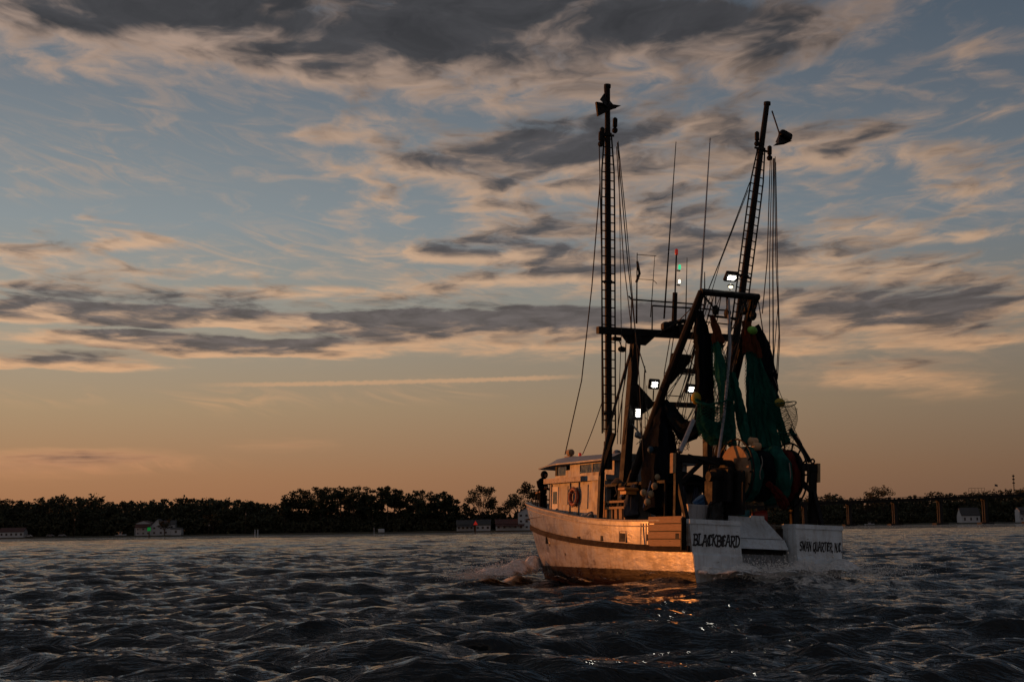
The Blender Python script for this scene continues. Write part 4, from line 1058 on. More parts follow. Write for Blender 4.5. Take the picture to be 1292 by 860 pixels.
mb = MB(); c = (5.80, 1.37, 4.70); mb.cbox((c[0], c[1], c[2] - .1), (.15, .26, .2), 0, (.3, .3, 0), bevel=.03); mb.tube((c[0], c[1], c[2]), (5.90, 1.66, 5.05), .03); piece(mb, 'unlit_lamp', M_GALV, boat)

# ---- rigging
def rope(pts, r=.014, m=None, sag=0.0, name='rope'):
    P = [Vector(p) for p in pts]
    if len(P) == 2 and sag:
        a, b = P; n = 8
        P = [a.lerp(b, i/n) + Vector((0, 0, -sag * 4 * (i/n) * (1 - i/n))) for i in range(n + 1)]
    mb = MB(); mb.path(P, r, 5); return piece(mb, name, m or M_ROPE, boat)
rope([(6.10, 2.94, 13.30), (7.50, 2.43, 9.98), (9.30, 1.83, 6.80), (11.40, 1.38, 4.24)], .022)
rope([(6.10, 2.59, 5.87), (10.60, 1.05, 4.22)], .016, sag=.1)
rope([(6.10, 3.01, 14.78), (6.10, 2.80, 10.55), (6.00, 2.61, 4.64)], .02)
rope([(6.10, 2.29, 14.89), (5.60, 2.05, 10.55), (5.20, 1.86, 7.69), (5.00, 1.58, 6.66)], .02)
rope([(6.10, 2.26, 14.95), (5.60, 2.14, 11.94), (4.80, 1.97, 6.60), (4.20, 2.06, 3.50)], .016)
rope([(6.10, 2.32, 14.74), (6.00, 1.99, 10.63), (6.00, 1.62, 8.28)], .018)
rope([(6.10, 2.22, 14.61), (5.80, 2.13, 8.07), (5.60, 2.30, 4.23)], .014)
rope([(6.10, -3.26, 14.24), (5.40, -1.68, 11.24), (5.00, -0.82, 9.71), (4.60, 0.35, 5.77)], .02)
rope([(6.10, -3.19, 13.93), (5.60, -1.71, 10.99), (5.50, -1.05, 9.04)], .014)
rope([(6.10, -4.16, 15.43), (5.00, -3.29, 11.07), (4.00, -2.42, 8.96)], .02)
rope([(6.10, -4.23, 15.34), (4.60, -3.12, 10.98), (2.60, -1.77, 6.42), (1.60, -1.04, 4.20)], .018)
rope([(6.10, -4.30, 15.29), (4.20, -2.98, 10.89), (2.00, -1.51, 6.60)], .026, name='chain')
rope([(6.10, -4.33, 15.30), (4.40, -3.25, 10.96), (3.00, -2.42, 8.14), (1.80, -1.44, 5.79)], .018)
rope([(6.10, -4.37, 15.37), (4.40, -3.31, 10.96), (2.80, -2.31, 7.83), (2.00, -1.67, 6.40)], .016)
rope([(6.10, -4.40, 15.16), (3.40, -2.66, 9.32), (2.00, -1.48, 6.60)], .014)
rope([(2.60, -1.31, 9.05), (2.40, -1.37, 7.96)], .02)
rope([(2.00, -1.51, 6.47), (1.40, -1.97, 4.63), (1.40, -2.22, 4.26)], .012, M_LROPE)
rope([(2.60, 0.86, 9.04), (3.60, 0.72, 6.58), (5.00, 0.97, 3.47)], .018)
rope([(2.60, 0.70, 8.89), (3.80, 0.95, 5.79), (4.80, 0.81, 3.47)], .014)
rope([(2.60, 0.52, 8.86), (3.40, 0.78, 6.29), (4.00, 1.03, 3.16)], .014)
rope([(3.60, 0.25, 7.96), (4.60, 0.71, 5.34), (5.60, 1.56, 4.27)], .014)
rope([(5.90, 0.12, 8.14), (5.60, 0.52, 6.81), (5.20, 0.79, 5.38)], .018)
rope([(5.90, -0.01, 8.15), (5.40, 0.48, 6.79), (5.00, 0.83, 4.69)], .018)
rope([(2.80, 0.91, 8.85), (5.50, 0.04, 8.65), (6.00, 0.88, 7.99)], .018, name='chain')
rope([(6.00, 1.51, 7.88), (6.00, 1.86, 6.74), (6.00, 2.43, 4.78), (6.20, 2.62, 3.16)], .05, name='hose')
rope([(5.90, 1.66, 7.85), (6.00, 1.93, 5.91), (6.10, 1.90, 4.28)], .02)
rope([(5.90, 1.88, 7.97), (6.00, 1.85, 6.46), (6.10, 2.04, 4.68)], .02)
rope([(4.00, -0.30, 6.71), (2.20, 1.55, 4.70), (1.50, 2.19, 3.99)], .014, M_LROPE)
rope([(5.00, 0.65, 6.46), (4.00, 0.49, 7.18), (3.40, 0.46, 7.38)], .012)
rope([(3.40, -0.22, 7.44), (2.00, 0.42, 4.13)], .014)
rope([(4.00, 1.39, 3.14), (4.40, 1.48, 4.21), (4.80, 1.09, 5.33)], .03, mat('blue_rope', (.03, .07, .16), .8))
rope([(3.40, 2.49, 2.04), (3.80, 1.87, 3.37), (4.00, 1.89, 4.16)], .03, MATS['blue_rope'])
rope([(3.00, -0.73, 8.51), (2.60, -0.03, 6.54), (2.00, 0.63, 4.12)], .016)
rope([(4.00, 0.18, 7.75), (2.60, 0.27, 5.73), (1.40, 0.42, 4.09)], .014)
rope([(5.80, -0.21, 8.01), (5.00, -0.45, 6.83), (3.60, -0.24, 4.27)], .012)
rope([(5.40, 0.56, 5.82), (4.60, 0.36, 6.72), (3.20, 0.38, 8.56)], .014)
rope([(5.00, 0.47, 5.39), (3.60, 0.24, 7.42), (3.00, 0.04, 7.90)], .014)
rope([(5.00, 0.87, 6.72), (4.40, 0.05, 6.64)], .02)
rope([(5.20, 0.93, 5.97), (4.80, 0.23, 5.93)], .018)
random.seed(5)
for i in range(7):                                    # ratlines between the frame leg and the mast
    y = 505 + i * 14
    rope([(5.1 + .07*i, 1.5, 5.5 - .33*i), (5.6 + .03*i, 1.1, 5.45 - .33*i)], .012)
for i in range(9):                                    # rope ladder by the starboard leg
    y = 480 + i * 13
    rope([(5.0 + .06*i, -1.35, 6.6 - .36*i), (5.0 + .06*i, -1.85, 6.62 - .36*i)], .014)
rope([(4.9, -1.35, 7.0), (5.6, -1.42, 3.0)], .016); rope([(4.9, -1.85, 7.0), (5.6, -1.90, 3.0)], .016)
for (a, b) in (((6.2, 1.7, 2.96), .5), ((5.2, 1.2, 2.96), .42), ((3.6, .9, 2.96), .45)):
    mb = MB()
    for k in range(4): mb.torus((a[0] + .05*k, a[1] - .04*k, a[2] + .05*k), b*(.8 - .06*k), .035, 'Z', 18, 5)
    piece(mb, 'rope_coil', M_LROPE if b < .44 else M_ROPE, boat, True)
for (x0, y0) in ((6.0, 2.03), (5.4, 2.03), (4.6, 2.03), (3.9, 2.0)):
    pts = [(x0 + .1*sin(k*1.3), y0 + .02*k, 2.92 - .09*k) for k in range(6)]
    mb = MB(); mb.path(pts, .03, 5); piece(mb, 'rope_end', M_ROPE, boat)

rig = random.Random(77)
for i in range(16):                                   # falls and tackles between the hoist frame and the mast
    a = TOPL.lerp(TOPR, rig.random()) + Vector((.05, 0, -.1)); b = Vector((rig.uniform(4.2, 6.0), rig.uniform(-1.6, 1.5), rig.uniform(3.0, 6.5)))
    rope([a, b], rig.choice((.010, .013, .016)), sag=rig.uniform(.05, .5))
for i in range(8):                                    # lines from mast to deck
    a = Vector((5.9, rig.uniform(-2.3, 1.6), rig.uniform(5.8, 8.1))); b = Vector((rig.uniform(4.6, 6.2), a.y + rig.uniform(-.6, .6), rig.uniform(2.9, 3.4)))
    rope([a, b], rig.choice((.010, .014)), sag=rig.uniform(0, .25))
for (a, b) in ((TOPL, (2.50, 0.43, 8.56)), (TOPL.lerp(TOPR, .45), (2.50, -0.03, 8.50)), (TOPL.lerp(TOPR, .8), (2.50, -0.68, 8.68)), (TOPR, (2.50, -1.03, 8.53))):
    mb = MB(); a = Vector(a); b = Vector(b); n = 9
    for k in range(n): mb.ball(a.lerp(b, (k + .5)/n), .045, 6)
    piece(mb, 'chain', M_STEEL, gal)

# ------------------------------------------------------------------ loose gear aboard
def net_material(name, c, c2):
    m = bpy.data.materials.new(name); m.use_nodes = True
    t = m.node_tree; t.nodes.clear(); n = NT(t)
    out = n.n('ShaderNodeOutputMaterial'); b = n.n('ShaderNodeBsdfPrincipled')
    tc = n.n('ShaderNodeTexCoord').outputs['Object']
    f = n.noise(n.vmath('MULTIPLY', tc, (7, 7, .9)), 1.0, 6, .6)
    n.link(n.mix(n.maprange(f, .35, .65), c, c2), b.inputs['Base Color']); b.inputs['Roughness'].default_value = .85
    b.inputs['Specular IOR Level'].default_value = .2
    bp = n.n('ShaderNodeBump'); bp.inputs['Strength'].default_value = .9; bp.inputs['Distance'].default_value = .04
    n.link(n.noise(n.vmath('MULTIPLY', tc, (14, 14, 3)), 1.0, 4, .6), bp.inputs['Height']); n.link(bp.outputs[0], b.inputs['Normal'])
    tr = n.n('ShaderNodeBsdfTranslucent'); n.link(n.mix(.5, c, c2), tr.inputs[0])
    mx = n.n('ShaderNodeMixShader'); mx.inputs[0].default_value = .5
    n.link(b.outputs[0], mx.inputs[1]); n.link(tr.outputs[0], mx.inputs[2]); n.link(mx.outputs[0], out.inputs[0])
    MATS[name] = m
    return m
M_NET = net_material('green_netting', (.008, .075, .060), (.018, .19, .145))
M_NET_D = net_material('navy_netting', (.004, .006, .010), (.009, .013, .022))
M_CHAFE = net_material('orange_chafing_gear', (.10, .025, .010), (.22, .07, .03))
M_REDNET = net_material('red_netting', (.10, .012, .010), (.18, .03, .02))

def bundle(pts, rad, seed, n=22, seg=22, flute=.22):
    rng = random.Random(seed)
    P = [Vector(p) for p in pts]; Q = []; RR = []
    for i in range(seg + 1):
        t = i / seg * (len(P) - 1); k = min(int(t), len(P) - 2); f = t - k; f2 = f*f*(3 - 2*f)
        Q.append(P[k].lerp(P[k+1], f) + Vector((rng.uniform(-.02, .02), rng.uniform(-.02, .02), 0))); RR.append(rad[k]*(1-f2) + rad[k+1]*f2)
    ph = [rng.uniform(0, 6.28) for _ in range(6)]
    def fl(i, k):
        a = 2*pi*k/n
        return 1 + flute*(.6*sin(3*a + ph[0] + i*.13) + .5*sin(7*a + ph[1] - i*.2) + .35*sin(11*a + ph[2] + i*.31)) + .06*sin(i*1.7 + ph[3])
    mb = MB(); mb.path(Q, RR, n, True, 0, fl); return mb
def webbing(fn, nu, nv, r=.008):
    """open diamond mesh laid on a surface fn(u, v): real strands with gaps between"""
    mb = MB(); g = [[Vector(fn(i/nu, j/nv)) for j in range(nv + 1)] for i in range(nu + 1)]
    for i in range(nu):
        for j in range(nv):
            a, b = (g[i][j], g[i+1][j+1]) if (i + j) % 2 == 0 else (g[i+1][j], g[i][j+1])
            if (b - a).length > 1e-4: mb.path([a, b], r, 3, False)
    return mb

def sleeve(pts, rad, seed, nu=26, nv=44, r=.0055):
    """loose see-through mesh hanging round a bundle"""
    rng = random.Random(seed); P = [Vector(p) for p in pts]; ph = [rng.uniform(0, 6) for _ in range(4)]
    def f(u, v):
        t = v*(len(P) - 1); k = min(int(t), len(P) - 2); q = P[k].lerp(P[k+1], t - k); R = rad[k]*(1 - (t - k)) + rad[k+1]*(t - k)
        a = 2*pi*u; R *= 1 + .25*sin(2*a + ph[0] + 4*v) + .15*sin(5*a + ph[1] - 3*v)
        return (q.x + R*cos(a), q.y + R*sin(a), q.z + .05*sin(3*a + ph[2]))
    return webbing(f, nu, nv, r)
n1 = aboard('trawl_net', (1.30, 0.45, 4.04), 'green trawl net hanging beside the bright pipe, left of the thicker green net', 'net', 'nets hoisted under the hoist frame')
piece(bundle([(2.40, 0.45, 7.47), (2.20, 0.35, 6.46), (1.90, 0.32, 5.41), (1.40, 0.45, 4.04)], [.10, .19, .20, .14], 3), 'net_body', M_NET, n1, True)
piece(sleeve([(2.40, 0.45, 7.47), (2.20, 0.35, 6.46), (1.90, 0.32, 5.41), (1.40, 0.45, 4.04)], [.14, .34, .44, .30], 8), 'open_mesh', M_NET, n1)
piece(bundle([(2.50, 0.58, 8.36), (2.50, 0.42, 7.93), (2.40, 0.38, 7.42)], [.08, .12, .19], 4, seg=10), 'chafing_gear', M_CHAFE, n1, True)
piece(bundle([(2.10, -0.01, 6.48), (1.70, -0.06, 5.16), (1.30, -0.05, 4.12)], [.10, .16, .14], 5), 'net_leg', M_NET, n1, True)
cA = Vector((1.90, 0.85, 4.86))
def sock(c, r0, r1, h, tw):
    def f(u, v):
        a = 2*pi*u; rr = (r0*(1-v) + r1*v) * (1 + .12*sin(3*a + 5*v) + .08*sin(7*a - 3*v))
        return (c.x + rr*.7*cos(a), c.y + rr*sin(a), c.z + h*(.5 - v) + .12*sin(2*a + tw))
    return f
piece(webbing(sock(cA, .60, .45, 1.2, 0), 46, 24), 'open_mesh', M_NET, n1)
mb = MB(); mb.path([(cA.x + .42*cos(2*pi*k/24), cA.y + .62*sin(2*pi*k/24), cA.z + .55 + .1*sin(4*pi*k/24)) for k in range(25)], .03, 6); piece(mb, 'hoop', M_NET, n1)
piece(bundle([(2.20, 1.14, 4.86), (1.90, 0.78, 4.41), (1.60, 0.29, 4.62)], [.2, .34, .22], 6), 'net_fold', M_NET, n1, True)

n2 = aboard('trawl_net', (1.20, -0.94, 4.12), 'thick green trawl net hanging above the net drum, its top laced in orange', 'net', 'nets hoisted under the hoist frame')
piece(bundle([(2.40, -0.85, 7.27), (2.10, -0.93, 6.30), (1.70, -1.01, 5.23), (1.20, -1.00, 4.02)], [.12, .18, .22, .22], 13), 'net_body', M_NET, n2, True)
piece(sleeve([(2.40, -0.85, 7.27), (2.10, -0.99, 6.30), (1.70, -1.07, 5.23), (1.20, -1.06, 4.02)], [.2, .38, .48, .46], 9, 34, 48), 'open_mesh', M_NET, n2)
piece(bundle([(2.50, -0.78, 8.31), (2.45, -0.78, 7.78), (2.40, -0.82, 7.22)], [.13, .17, .2], 14, seg=10), 'chafing_gear', M_CHAFE, n2, True)
piece(bundle([(2.40, -0.90, 7.97), (2.35, -1.03, 7.52), (2.30, -1.12, 7.07)], [.1, .14, .16], 15, seg=10), 'chafing_gear', M_CHAFE, n2, True)
cB = Vector((1.50, -1.42, 5.04))
piece(webbing(sock(cB, .56, .50, 1.0, 2), 52, 26, .005), 'open_mesh', M_NET, n2)
mb = MB(); mb.path([(cB.x + .40*cos(2*pi*k/24), cB.y + .57*sin(2*pi*k/24), cB.z + .5 + .06*sin(4*pi*k/24)) for k in range(25)], .018, 6); piece(mb, 'hoop', M_NET, n2); mb = MB(); mb.path([(cB.x + .4*cos(2*pi*k/24), cB.y + .58*sin(2*pi*k/24), cB.z - .5) for k in range(25)], .03, 6); piece(mb, 'hoop', M_NET, n2)
piece(bundle([(1.90, -0.89, 5.55), (1.75, -1.22, 5.35), (1.60, -1.49, 5.44)], [.10, .14, .08], 16, seg=8), 'red_band', M_REDNET, n2, True)
for (a, b, r, sd) in (((2.40, -0.78, 7.37), (1.50, -0.39, 4.15), .13, 17), ((2.30, -1.12, 7.07), (1.20, -1.46, 4.20), .15, 18), ((2.35, -0.94, 7.12), (1.30, -0.62, 4.00), .16, 19)):
    piece(bundle([a, Vector(a).lerp(Vector(b), .5), b], [r*.6, r, r*.9], sd, 14), 'net_leg', M_NET, n2, True)
for c, m in (((2.30, -0.87, 7.98), mat('green_float', (.14, .38, .05), .6)), ((1.30, -1.28, 5.53), mat('yellow_float', (.42, .30, .03), .6))):
    mb = MB(); mb.ball(c, .15, 10, sc=(1, 1.25, 1)); piece(mb, 'float', m, n2, True)

n3 = aboard('trawl_net', (1.90, -1.45, 5.67), 'slim navy blue net hanging at the right end of the hoist frame', 'net', 'nets hoisted under the hoist frame')
piece(bundle([(2.55, -1.19, 8.20), (2.40, -1.37, 7.43), (2.20, -1.46, 6.48), (2.00, -1.55, 5.69)], [.12, .22, .24, .12], 23), 'net_body', M_NET_D, n3, True)
n4 = aboard('trawl_net', (3.00, 0.51, 4.44), 'narrow dark net hanging straight down from the left end of the hoist frame', 'net', 'nets hoisted under the hoist frame')
piece(bundle([(2.80, 0.88, 8.53), (2.90, 0.68, 7.56), (3.00, 0.54, 6.27), (3.10, 0.42, 4.59)], [.12, .26, .27, .30], 33), 'net_body', M_NET_D, n4, True)
n5 = aboard('trawl_net', (3.60, 1.76, 2.08), 'big near-black net bag hanging to the deck beside the float line', 'net', 'nets hoisted under the hoist frame')
piece(bundle([(4.40, 1.27, 5.60), (4.20, 1.40, 4.99), (4.00, 1.53, 4.18), (3.80, 1.60, 3.12), (3.60, 1.72, 1.95)], [.08, .24, .48, .56, .45], 43), 'net_body', M_NET_D, n5, True)
piece(bundle([(4.40, 1.21, 5.66), (3.80, 1.12, 4.98), (3.20, 1.05, 4.52), (2.70, 0.79, 4.79), (2.40, 0.63, 5.55)], [.10, .25, .30, .24, .12], 44), 'net_drape', net_material('blue_black_netting', (.004, .008, .012), (.006, .018, .024)), n5, True)
cC = Vector((3.60, 1.11, 4.57))
piece(webbing(sock(cC, .30, .40, .9, 1), 26, 14, .009), 'open_mesh', M_NET_D, n5)
mb = MB(); c = (3.00, 0.80, 5.67); mb.ball(c, .17, 10, sc=(1, 1.2, 1.2)); piece(mb, 'float', MATS['yellow_float'], n5, True)

M_NET2 = net_material('teal_netting', (.010, .085, .075), (.02, .19, .16))
nd = aboard('wound_net', (DX, -.5, DZ - .95), 'green and red net wound round the stern drum', 'net')
def roll(y0, y1, r, seed, m, nm):
    rng = random.Random(seed); n = 40; rows = 9; vs = []; fs = []
    ph = [rng.uniform(0, 6) for _ in range(5)]
    for i in range(rows + 1):
        v = i / rows; y = y0 + (y1 - y0)*v; prof = r * (1 - .16*abs(2*v - 1)**3)
        for k in range(n):
            a = 2*pi*k/n; rr = prof * (1 + .05*sin(3*a + ph[0] + 2*v) + .03*sin(9*a + ph[1]) + .02*sin(17*a + ph[2] + 5*v))
            vs.append((DX + rr*cos(a), y + .03*sin(5*a + ph[3]), DZ + rr*sin(a) - .04))
    for i in range(rows):
        for k in range(n): fs.append((i*n+k, i*n+(k+1) % n, (i+1)*n+(k+1) % n, (i+1)*n+k))
    fs += [tuple(range(n)), tuple(range(rows*n + n - 1, rows*n - 1, -1))]
    mb = MB(); mb.add(vs, fs); piece(mb, nm, m, nd, True)
roll(.56, .02, .84, 1, M_NET2, 'net_roll'); roll(.04, -.50, .80, 2, M_NET_D, 'net_roll'); roll(-.48, -1.02, .93, 3, M_NET2, 'net_roll'); roll(-1.0, -1.36, .84, 4, M_REDNET, 'net_roll')
piece(bundle([(DX - .75, -.1, DZ - .3), (DX - .85, -.4, DZ - .6), (DX - .6, -.8, DZ - .9), (DX - .2, -1.1, DZ - 1.0)], [.08, .12, .16, .1], 9), 'red_fold', M_REDNET, nd, True)
mb = MB(); mb.path([(DX - .84, .2 - .05*sin(k), DZ + .5 - .12*k) for k in range(7)], .02, 5); piece(mb, 'lacing', M_LROPE, nd)
mb = MB(); mb.path([(DX - .9, -.8, DZ + .35), (DX - .95, -.82, DZ), (DX - .85, -.85, DZ - .4)], .02, 5); piece(mb, 'lacing', M_LROPE, nd)
for c in ((1.00, -0.06, 4.18), (0.90, -0.11, 4.02)):
    mb = MB(); mb.lathe([(.06, -.16), (.13, -.12), (.13, .12), (.06, .16)], c, 'Y', 12)
    single(mb, 'net_float', c, mat('cork_float', (.50, .30, .16), .7), 'tan cork float lying on top of the wound net, %s of the pair' % ('upper' if c[2] > 4.1 else 'lower'), 'float', 'cork floats on the net drum', True)

fl = aboard('float_line', (3.60, 2.20, 2.06), 'line of round floats, tan below and blue above, hung beside the black net bag', 'float line')
mb = MB(); mb.path([(4.20, 1.39, 4.57), (4.00, 1.74, 4.24), (3.90, 1.95, 3.94), (3.60, 1.86, 3.10), (3.50, 2.03, 2.76), (3.40, 2.23, 2.49), (3.30, 2.40, 2.20)], .02, 5); piece(mb, 'line', M_LROPE, fl)
M_FT = mat('tan_float', (.30, .24, .15), .7, var=.3, scale=6); M_FB = mat('blue_float', (.012, .05, .085), .6)
for c, m in (((4.10, 1.48, 4.56), M_FB), ((3.90, 1.80, 4.23), M_FB), ((3.80, 2.03, 3.95), M_FB), ((3.50, 1.95, 3.04), M_FT), ((3.40, 2.09, 2.75), M_FT), ((3.30, 2.29, 2.48), M_FT), ((3.20, 2.46, 2.22), M_FT), ((3.40, 2.50, 2.52), M_FT)):
    mb = MB(); mb.ball(c, .115, 10, sc=(1, 1, 1.05)); piece(mb, 'float', m, fl, True)

# paravane stabilisers slung from the outrigger heads
def paravane(pts, ridge, label, hang, m=M_STEEL):
    P = [Vector(p) for p in pts]; c = sum(P, Vector()) / len(P)
    t = aboard('stabiliser_vane', c, label, 'stabiliser', 'vanes hung at the outrigger heads')
    mb = MB(); n = len(P); th = Vector((.05, 0, 0))
    mb.add([p - th for p in P] + [p + th for p in P], [tuple(range(n)), tuple(range(2*n-1, n-1, -1))] + [(i, (i+1) % n, n+(i+1) % n, n+i) for i in range(n)]); piece(mb, 'wing_plate', m, t)
    k = Vector(ridge); mb = MB(); mb.add([P[0] - Vector((.3, 0, 0)), P[1] + Vector((.3, 0, 0)), P[2], k], [(0, 1, 2), (0, 3, 1), (1, 3, 2), (2, 3, 0)]); piece(mb, 'fin', m, t)
    mb = MB(); mb.path([hang, c], .03, 5); piece(mb, 'hanger_chain', M_ROPE, t)
paravane([(6.00, 3.24, 16.19), (6.00, 2.25, 16.21), (6.00, 2.65, 15.99), (6.00, 3.15, 15.68)], (6.00, 2.92, 16.56), 'dark triangular vane hung at the head of the left outrigger', (6.00, 2.90, 16.79))
paravane([(6.00, -4.23, 15.75), (6.00, -4.51, 16.00), (6.00, -5.04, 16.05), (6.00, -4.72, 15.88)], (6.10, -4.58, 16.38), 'dark winged vane hung at the head of the right outrigger', (6.00, -4.15, 17.08))
mb = MB(); c = (6.00, -4.75, 16.22); mb.cbox(c, (.3, .5, .3), 0, (.35, .2, 0), bevel=.06)
tv = [o for o in bpy.data.objects if o.name.startswith('stabiliser_vane')][-1]; piece(mb, 'float_block', M_STEEL, tv)

# life ring on the house
t = aboard('life_ring', (9.3, 1.96, 2.2), 'worn red life ring hung on the white deckhouse wall', 'life ring')
mb = MB(); mb.torus((9.3, 2.03, 2.56), .28, .075, 'Y', 32, 10); piece(mb, 'ring', mat('faded_red', (.24, .035, .02), .6, var=.3, scale=8), t, True)
mb = MB(); mb.path([(9.3 + .37*cos(2*pi*k/16), 2.06 + (.03 if k % 4 else -.0), 2.56 + .37*sin(2*pi*k/16)) for k in range(17)], .014, 5); piece(mb, 'grab_line', M_LROPE, t)
for k in range(4):
    a = pi/4 + k*pi/2; mb = MB(); mb.torus((0, 0, 0), .08, .012, 'Z', 12, 5)
    R = Matrix.Rotation(-a, 3, 'Y'); mb.v = [tuple(R @ Vector(p) + Vector((9.3 + .28*cos(a), 2.03, 2.56 + .28*sin(a)))) for p in mb.v]; piece(mb, 'band', mat('pale_band', (.45, .40, .33), .7), t)

# slatted timber rack on the port side
t = aboard('timber_rack', (5.6, 2.35, .88), 'sunlit slatted timber rack standing inside the port bulwark', 'rack')
for z in (2.30, 2.10): 
    mb = MB(); mb.box((4.86, 2.36, z - (.05 if z > 2.2 else .06)), (6.40, 2.41, z + .02)); piece(mb, 'rail', M_TIMBER, t)
for x in (4.86, 6.32): 
    mb = MB(); mb.box((x, 2.29, .9), (x + .09, 2.355, 2.34)); piece(mb, 'post', M_TIMBER, t)
for i, x in enumerate((5.05, 5.38, 5.72, 6.05)):
    mb = MB(); mb.beam((x + .08, 2.33, 1.0), (x + .16, 2.33, 2.10), .20 - .02*(i % 2), .04, (0, 1, 0)); piece(mb, 'slat', M_TIMBER, t)
for i, x in enumerate((5.3, 5.65, 6.0)):
    mb = MB(); mb.torus((x, 2.385, 2.24), .11, .016, 'Y', 14, 5); piece(mb, 'hook', M_STEEL, t)
mb = MB(); mb.box((4.9, 1.75, 1.05), (6.35, 2.28, 1.10)); piece(mb, 'shelf', M_TIMBER, t)

# tubs, fish boxes, buckets
def tub(base, w, d, h, m, label, cat='tub', nm='fish_tub', ribs=True, yaw=0):
    t = aboard(nm, base, label, cat); x, y, z = base
    mb = MB(); r = .04
    o = [(-w/2, -d/2), (w/2, -d/2), (w/2, d/2), (-w/2, d/2)]
    vs = [(x+a*.92, y+b*.92, z) for a, b in o] + [(x+a, y+b, z+h) for a, b in o] + [(x+a*.88, y+b*.88, z+h) for a, b in o] + [(x+a*.82, y+b*.82, z+.05) for a, b in o]
    fs = [(3, 2, 1, 0)] + [(i, (i+1) % 4, 4+(i+1) % 4, 4+i) for i in range(4)] + [(4+i, 4+(i+1) % 4, 8+(i+1) % 4, 8+i) for i in range(4)] + [(8+i, 8+(i+1) % 4, 12+(i+1) % 4, 12+i) for i in range(4)] + [(12, 13, 14, 15)]
    mb.add(vs, fs); piece(mb, 'shell', m, t)
    mb = MB()
    for s in (-1, 1):
        mb.box((x - w/2 - .03, y + s*d/2 - .02, z+h-.06), (x + w/2 + .03, y + s*d/2 + .03, z+h+.004)); mb.box((x + s*w/2 - .02, y - d/2 + .035, z+h-.058), (x + s*w/2 + .03, y + d/2 - .025, z+h+.002))
    piece(mb, 'rim', m, t)
    if ribs:
        for k in (-.3, 0, .3):
            mb = MB(); mb.beam((x - w*.475, y + d*k, z + .03), (x - w/2 - .012, y + d*k, z + h - .06), .07, .03, (1, 0, 0)); piece(mb, 'rib', m, t)
    return t
M_TUBW = mat('white_plastic', (.45, .46, .48), .5, var=.06, dirt=((.35, .30, .26), .35, 3, (1, 1, 1)))
tub((1.45, 1.85, 1.30), .62, .70, .82, M_TUBW, 'tall white ribbed plastic tub at the stern beside the left gantry')
tub((1.35, 1.22, 1.22), .46, .40, .60, M_TUBW, 'small white plastic box to the right of the tall white tub', 'box', 'fish_box')
for (bx_, by_, bz_) in ((1.45, 1.85, 1.298), (1.35, 1.22, 1.218)):
    mb = MB(); mb.box((bx_ - .24, by_ - (.3 if by_ > 1.5 else .2), .885), (bx_ + .3, by_ + (.3 if by_ > 1.5 else .2), bz_))
    single(mb, 'pallet_crate', (bx_, by_, .885), M_STEEL, 'dark crate under the %s white plastic container at the stern' % ('tall' if by_ > 1.5 else 'small'), 'crate')
mb = bundle([(1.6, 1.70, 2.10), (1.55, 1.45, 2.22), (1.5, 1.25, 2.12), (1.45, 1.1, 1.95)], [.12, .22, .24, .12], 71, seg=12)
single(mb, 'tarpaulin', (1.55, 1.45, 1.95), mat('blue_tarp', (.02, .09, .22), .5, var=.3), 'crumpled blue tarpaulin heaped on the white tubs', 'tarpaulin', None, True)
mb = bundle([(1.3, 1.38, 1.86), (1.28, 1.18, 1.94), (1.28, 1.0, 1.88)], [.1, .17, .12], 72, seg=10)
single(mb, 'rag_bundle', (1.3, 1.2, 1.8), mat('red_rag', (.16, .03, .03), .8, var=.3), 'dark red bundle of netting on the small white box', 'bundle', None, True)
def bucket(c, m, label, tilt):
    t = aboard('bucket', c, label, 'bucket'); c = Vector(c); R = Euler(tilt).to_matrix()
    def T(mbx): mbx.v = [tuple(R @ Vector(p) + c) for p in mbx.v]; return mbx
    mb = MB(); mb.lathe([(.15, 0), (.20, .36), (.21, .36), (.21, .40), (.185, .40), (.14, .02)], (0, 0, 0), 'Z', 18); piece(T(mb), 'pail', m, t, True)
    mb = MB(); mb.path([(.205*cos(a), .0, .36 + .18*sin(a)) for a in [pi*k/10 for k in range(11)]], .008, 5); piece(T(mb), 'handle', M_GALV, t)
mb = MB(); mb.box((.95, -.9, .885), (1.7, .35, 1.62)); single(mb, 'fish_hatch', (1.3, -.3, .885), M_DECK, 'low deck hatch box under the net drum', 'hatch')
bucket((1.05, -.12, 1.84), mat('red_plastic', (.28, .03, .02), .45), 'red bucket lying on its side under the net drum', (radians(88), 0, radians(-12)))
bucket((1.18, .16, 1.625), mat('teal_plastic', (.02, .16, .22), .45), 'teal bucket standing under the net drum beside the red one', (0, 0, 0))
t = tub((7.6, 2.35, 1.20), .8, .42, .5, mat('blue_plastic', (.02, .03, .10), .5), 'dark blue tub on the side deck under the life ring', 'tub', 'fish_tub', False)
mb = MB(); mb.box((7.3, 2.2, .885), (7.9, 2.5, 1.198)); single(mb, 'deck_box', (7.6, 2.35, .885), M_TIMBER, 'low box under the dark blue tub on the side deck', 'box')
mb = bundle([(7.85, 2.35, 1.68), (7.55, 2.36, 1.76), (7.2, 2.36, 1.95)], [.12, .20, .06], 81, seg=10); single(mb, 'pale_tarp', (7.5, 2.35, 1.6), mat('grey_tarp', (.30, .30, .31), .6, var=.3), 'pale grey sheet bundled in the dark blue tub', 'sheet', None, True)
mb = bundle([(4.60, 2.25, 1.77), (4.60, 2.23, 2.34), (4.80, 2.04, 2.82)], [.26, .22, .10], 91, seg=14); single(mb, 'rope_hank', (4.60, 2.25, 1.69), net_material('grey_blue_rope', (.06, .07, .10), (.13, .14, .17)), 'hank of grey blue rope hanging at the end of the timber rack', 'rope', None, True)
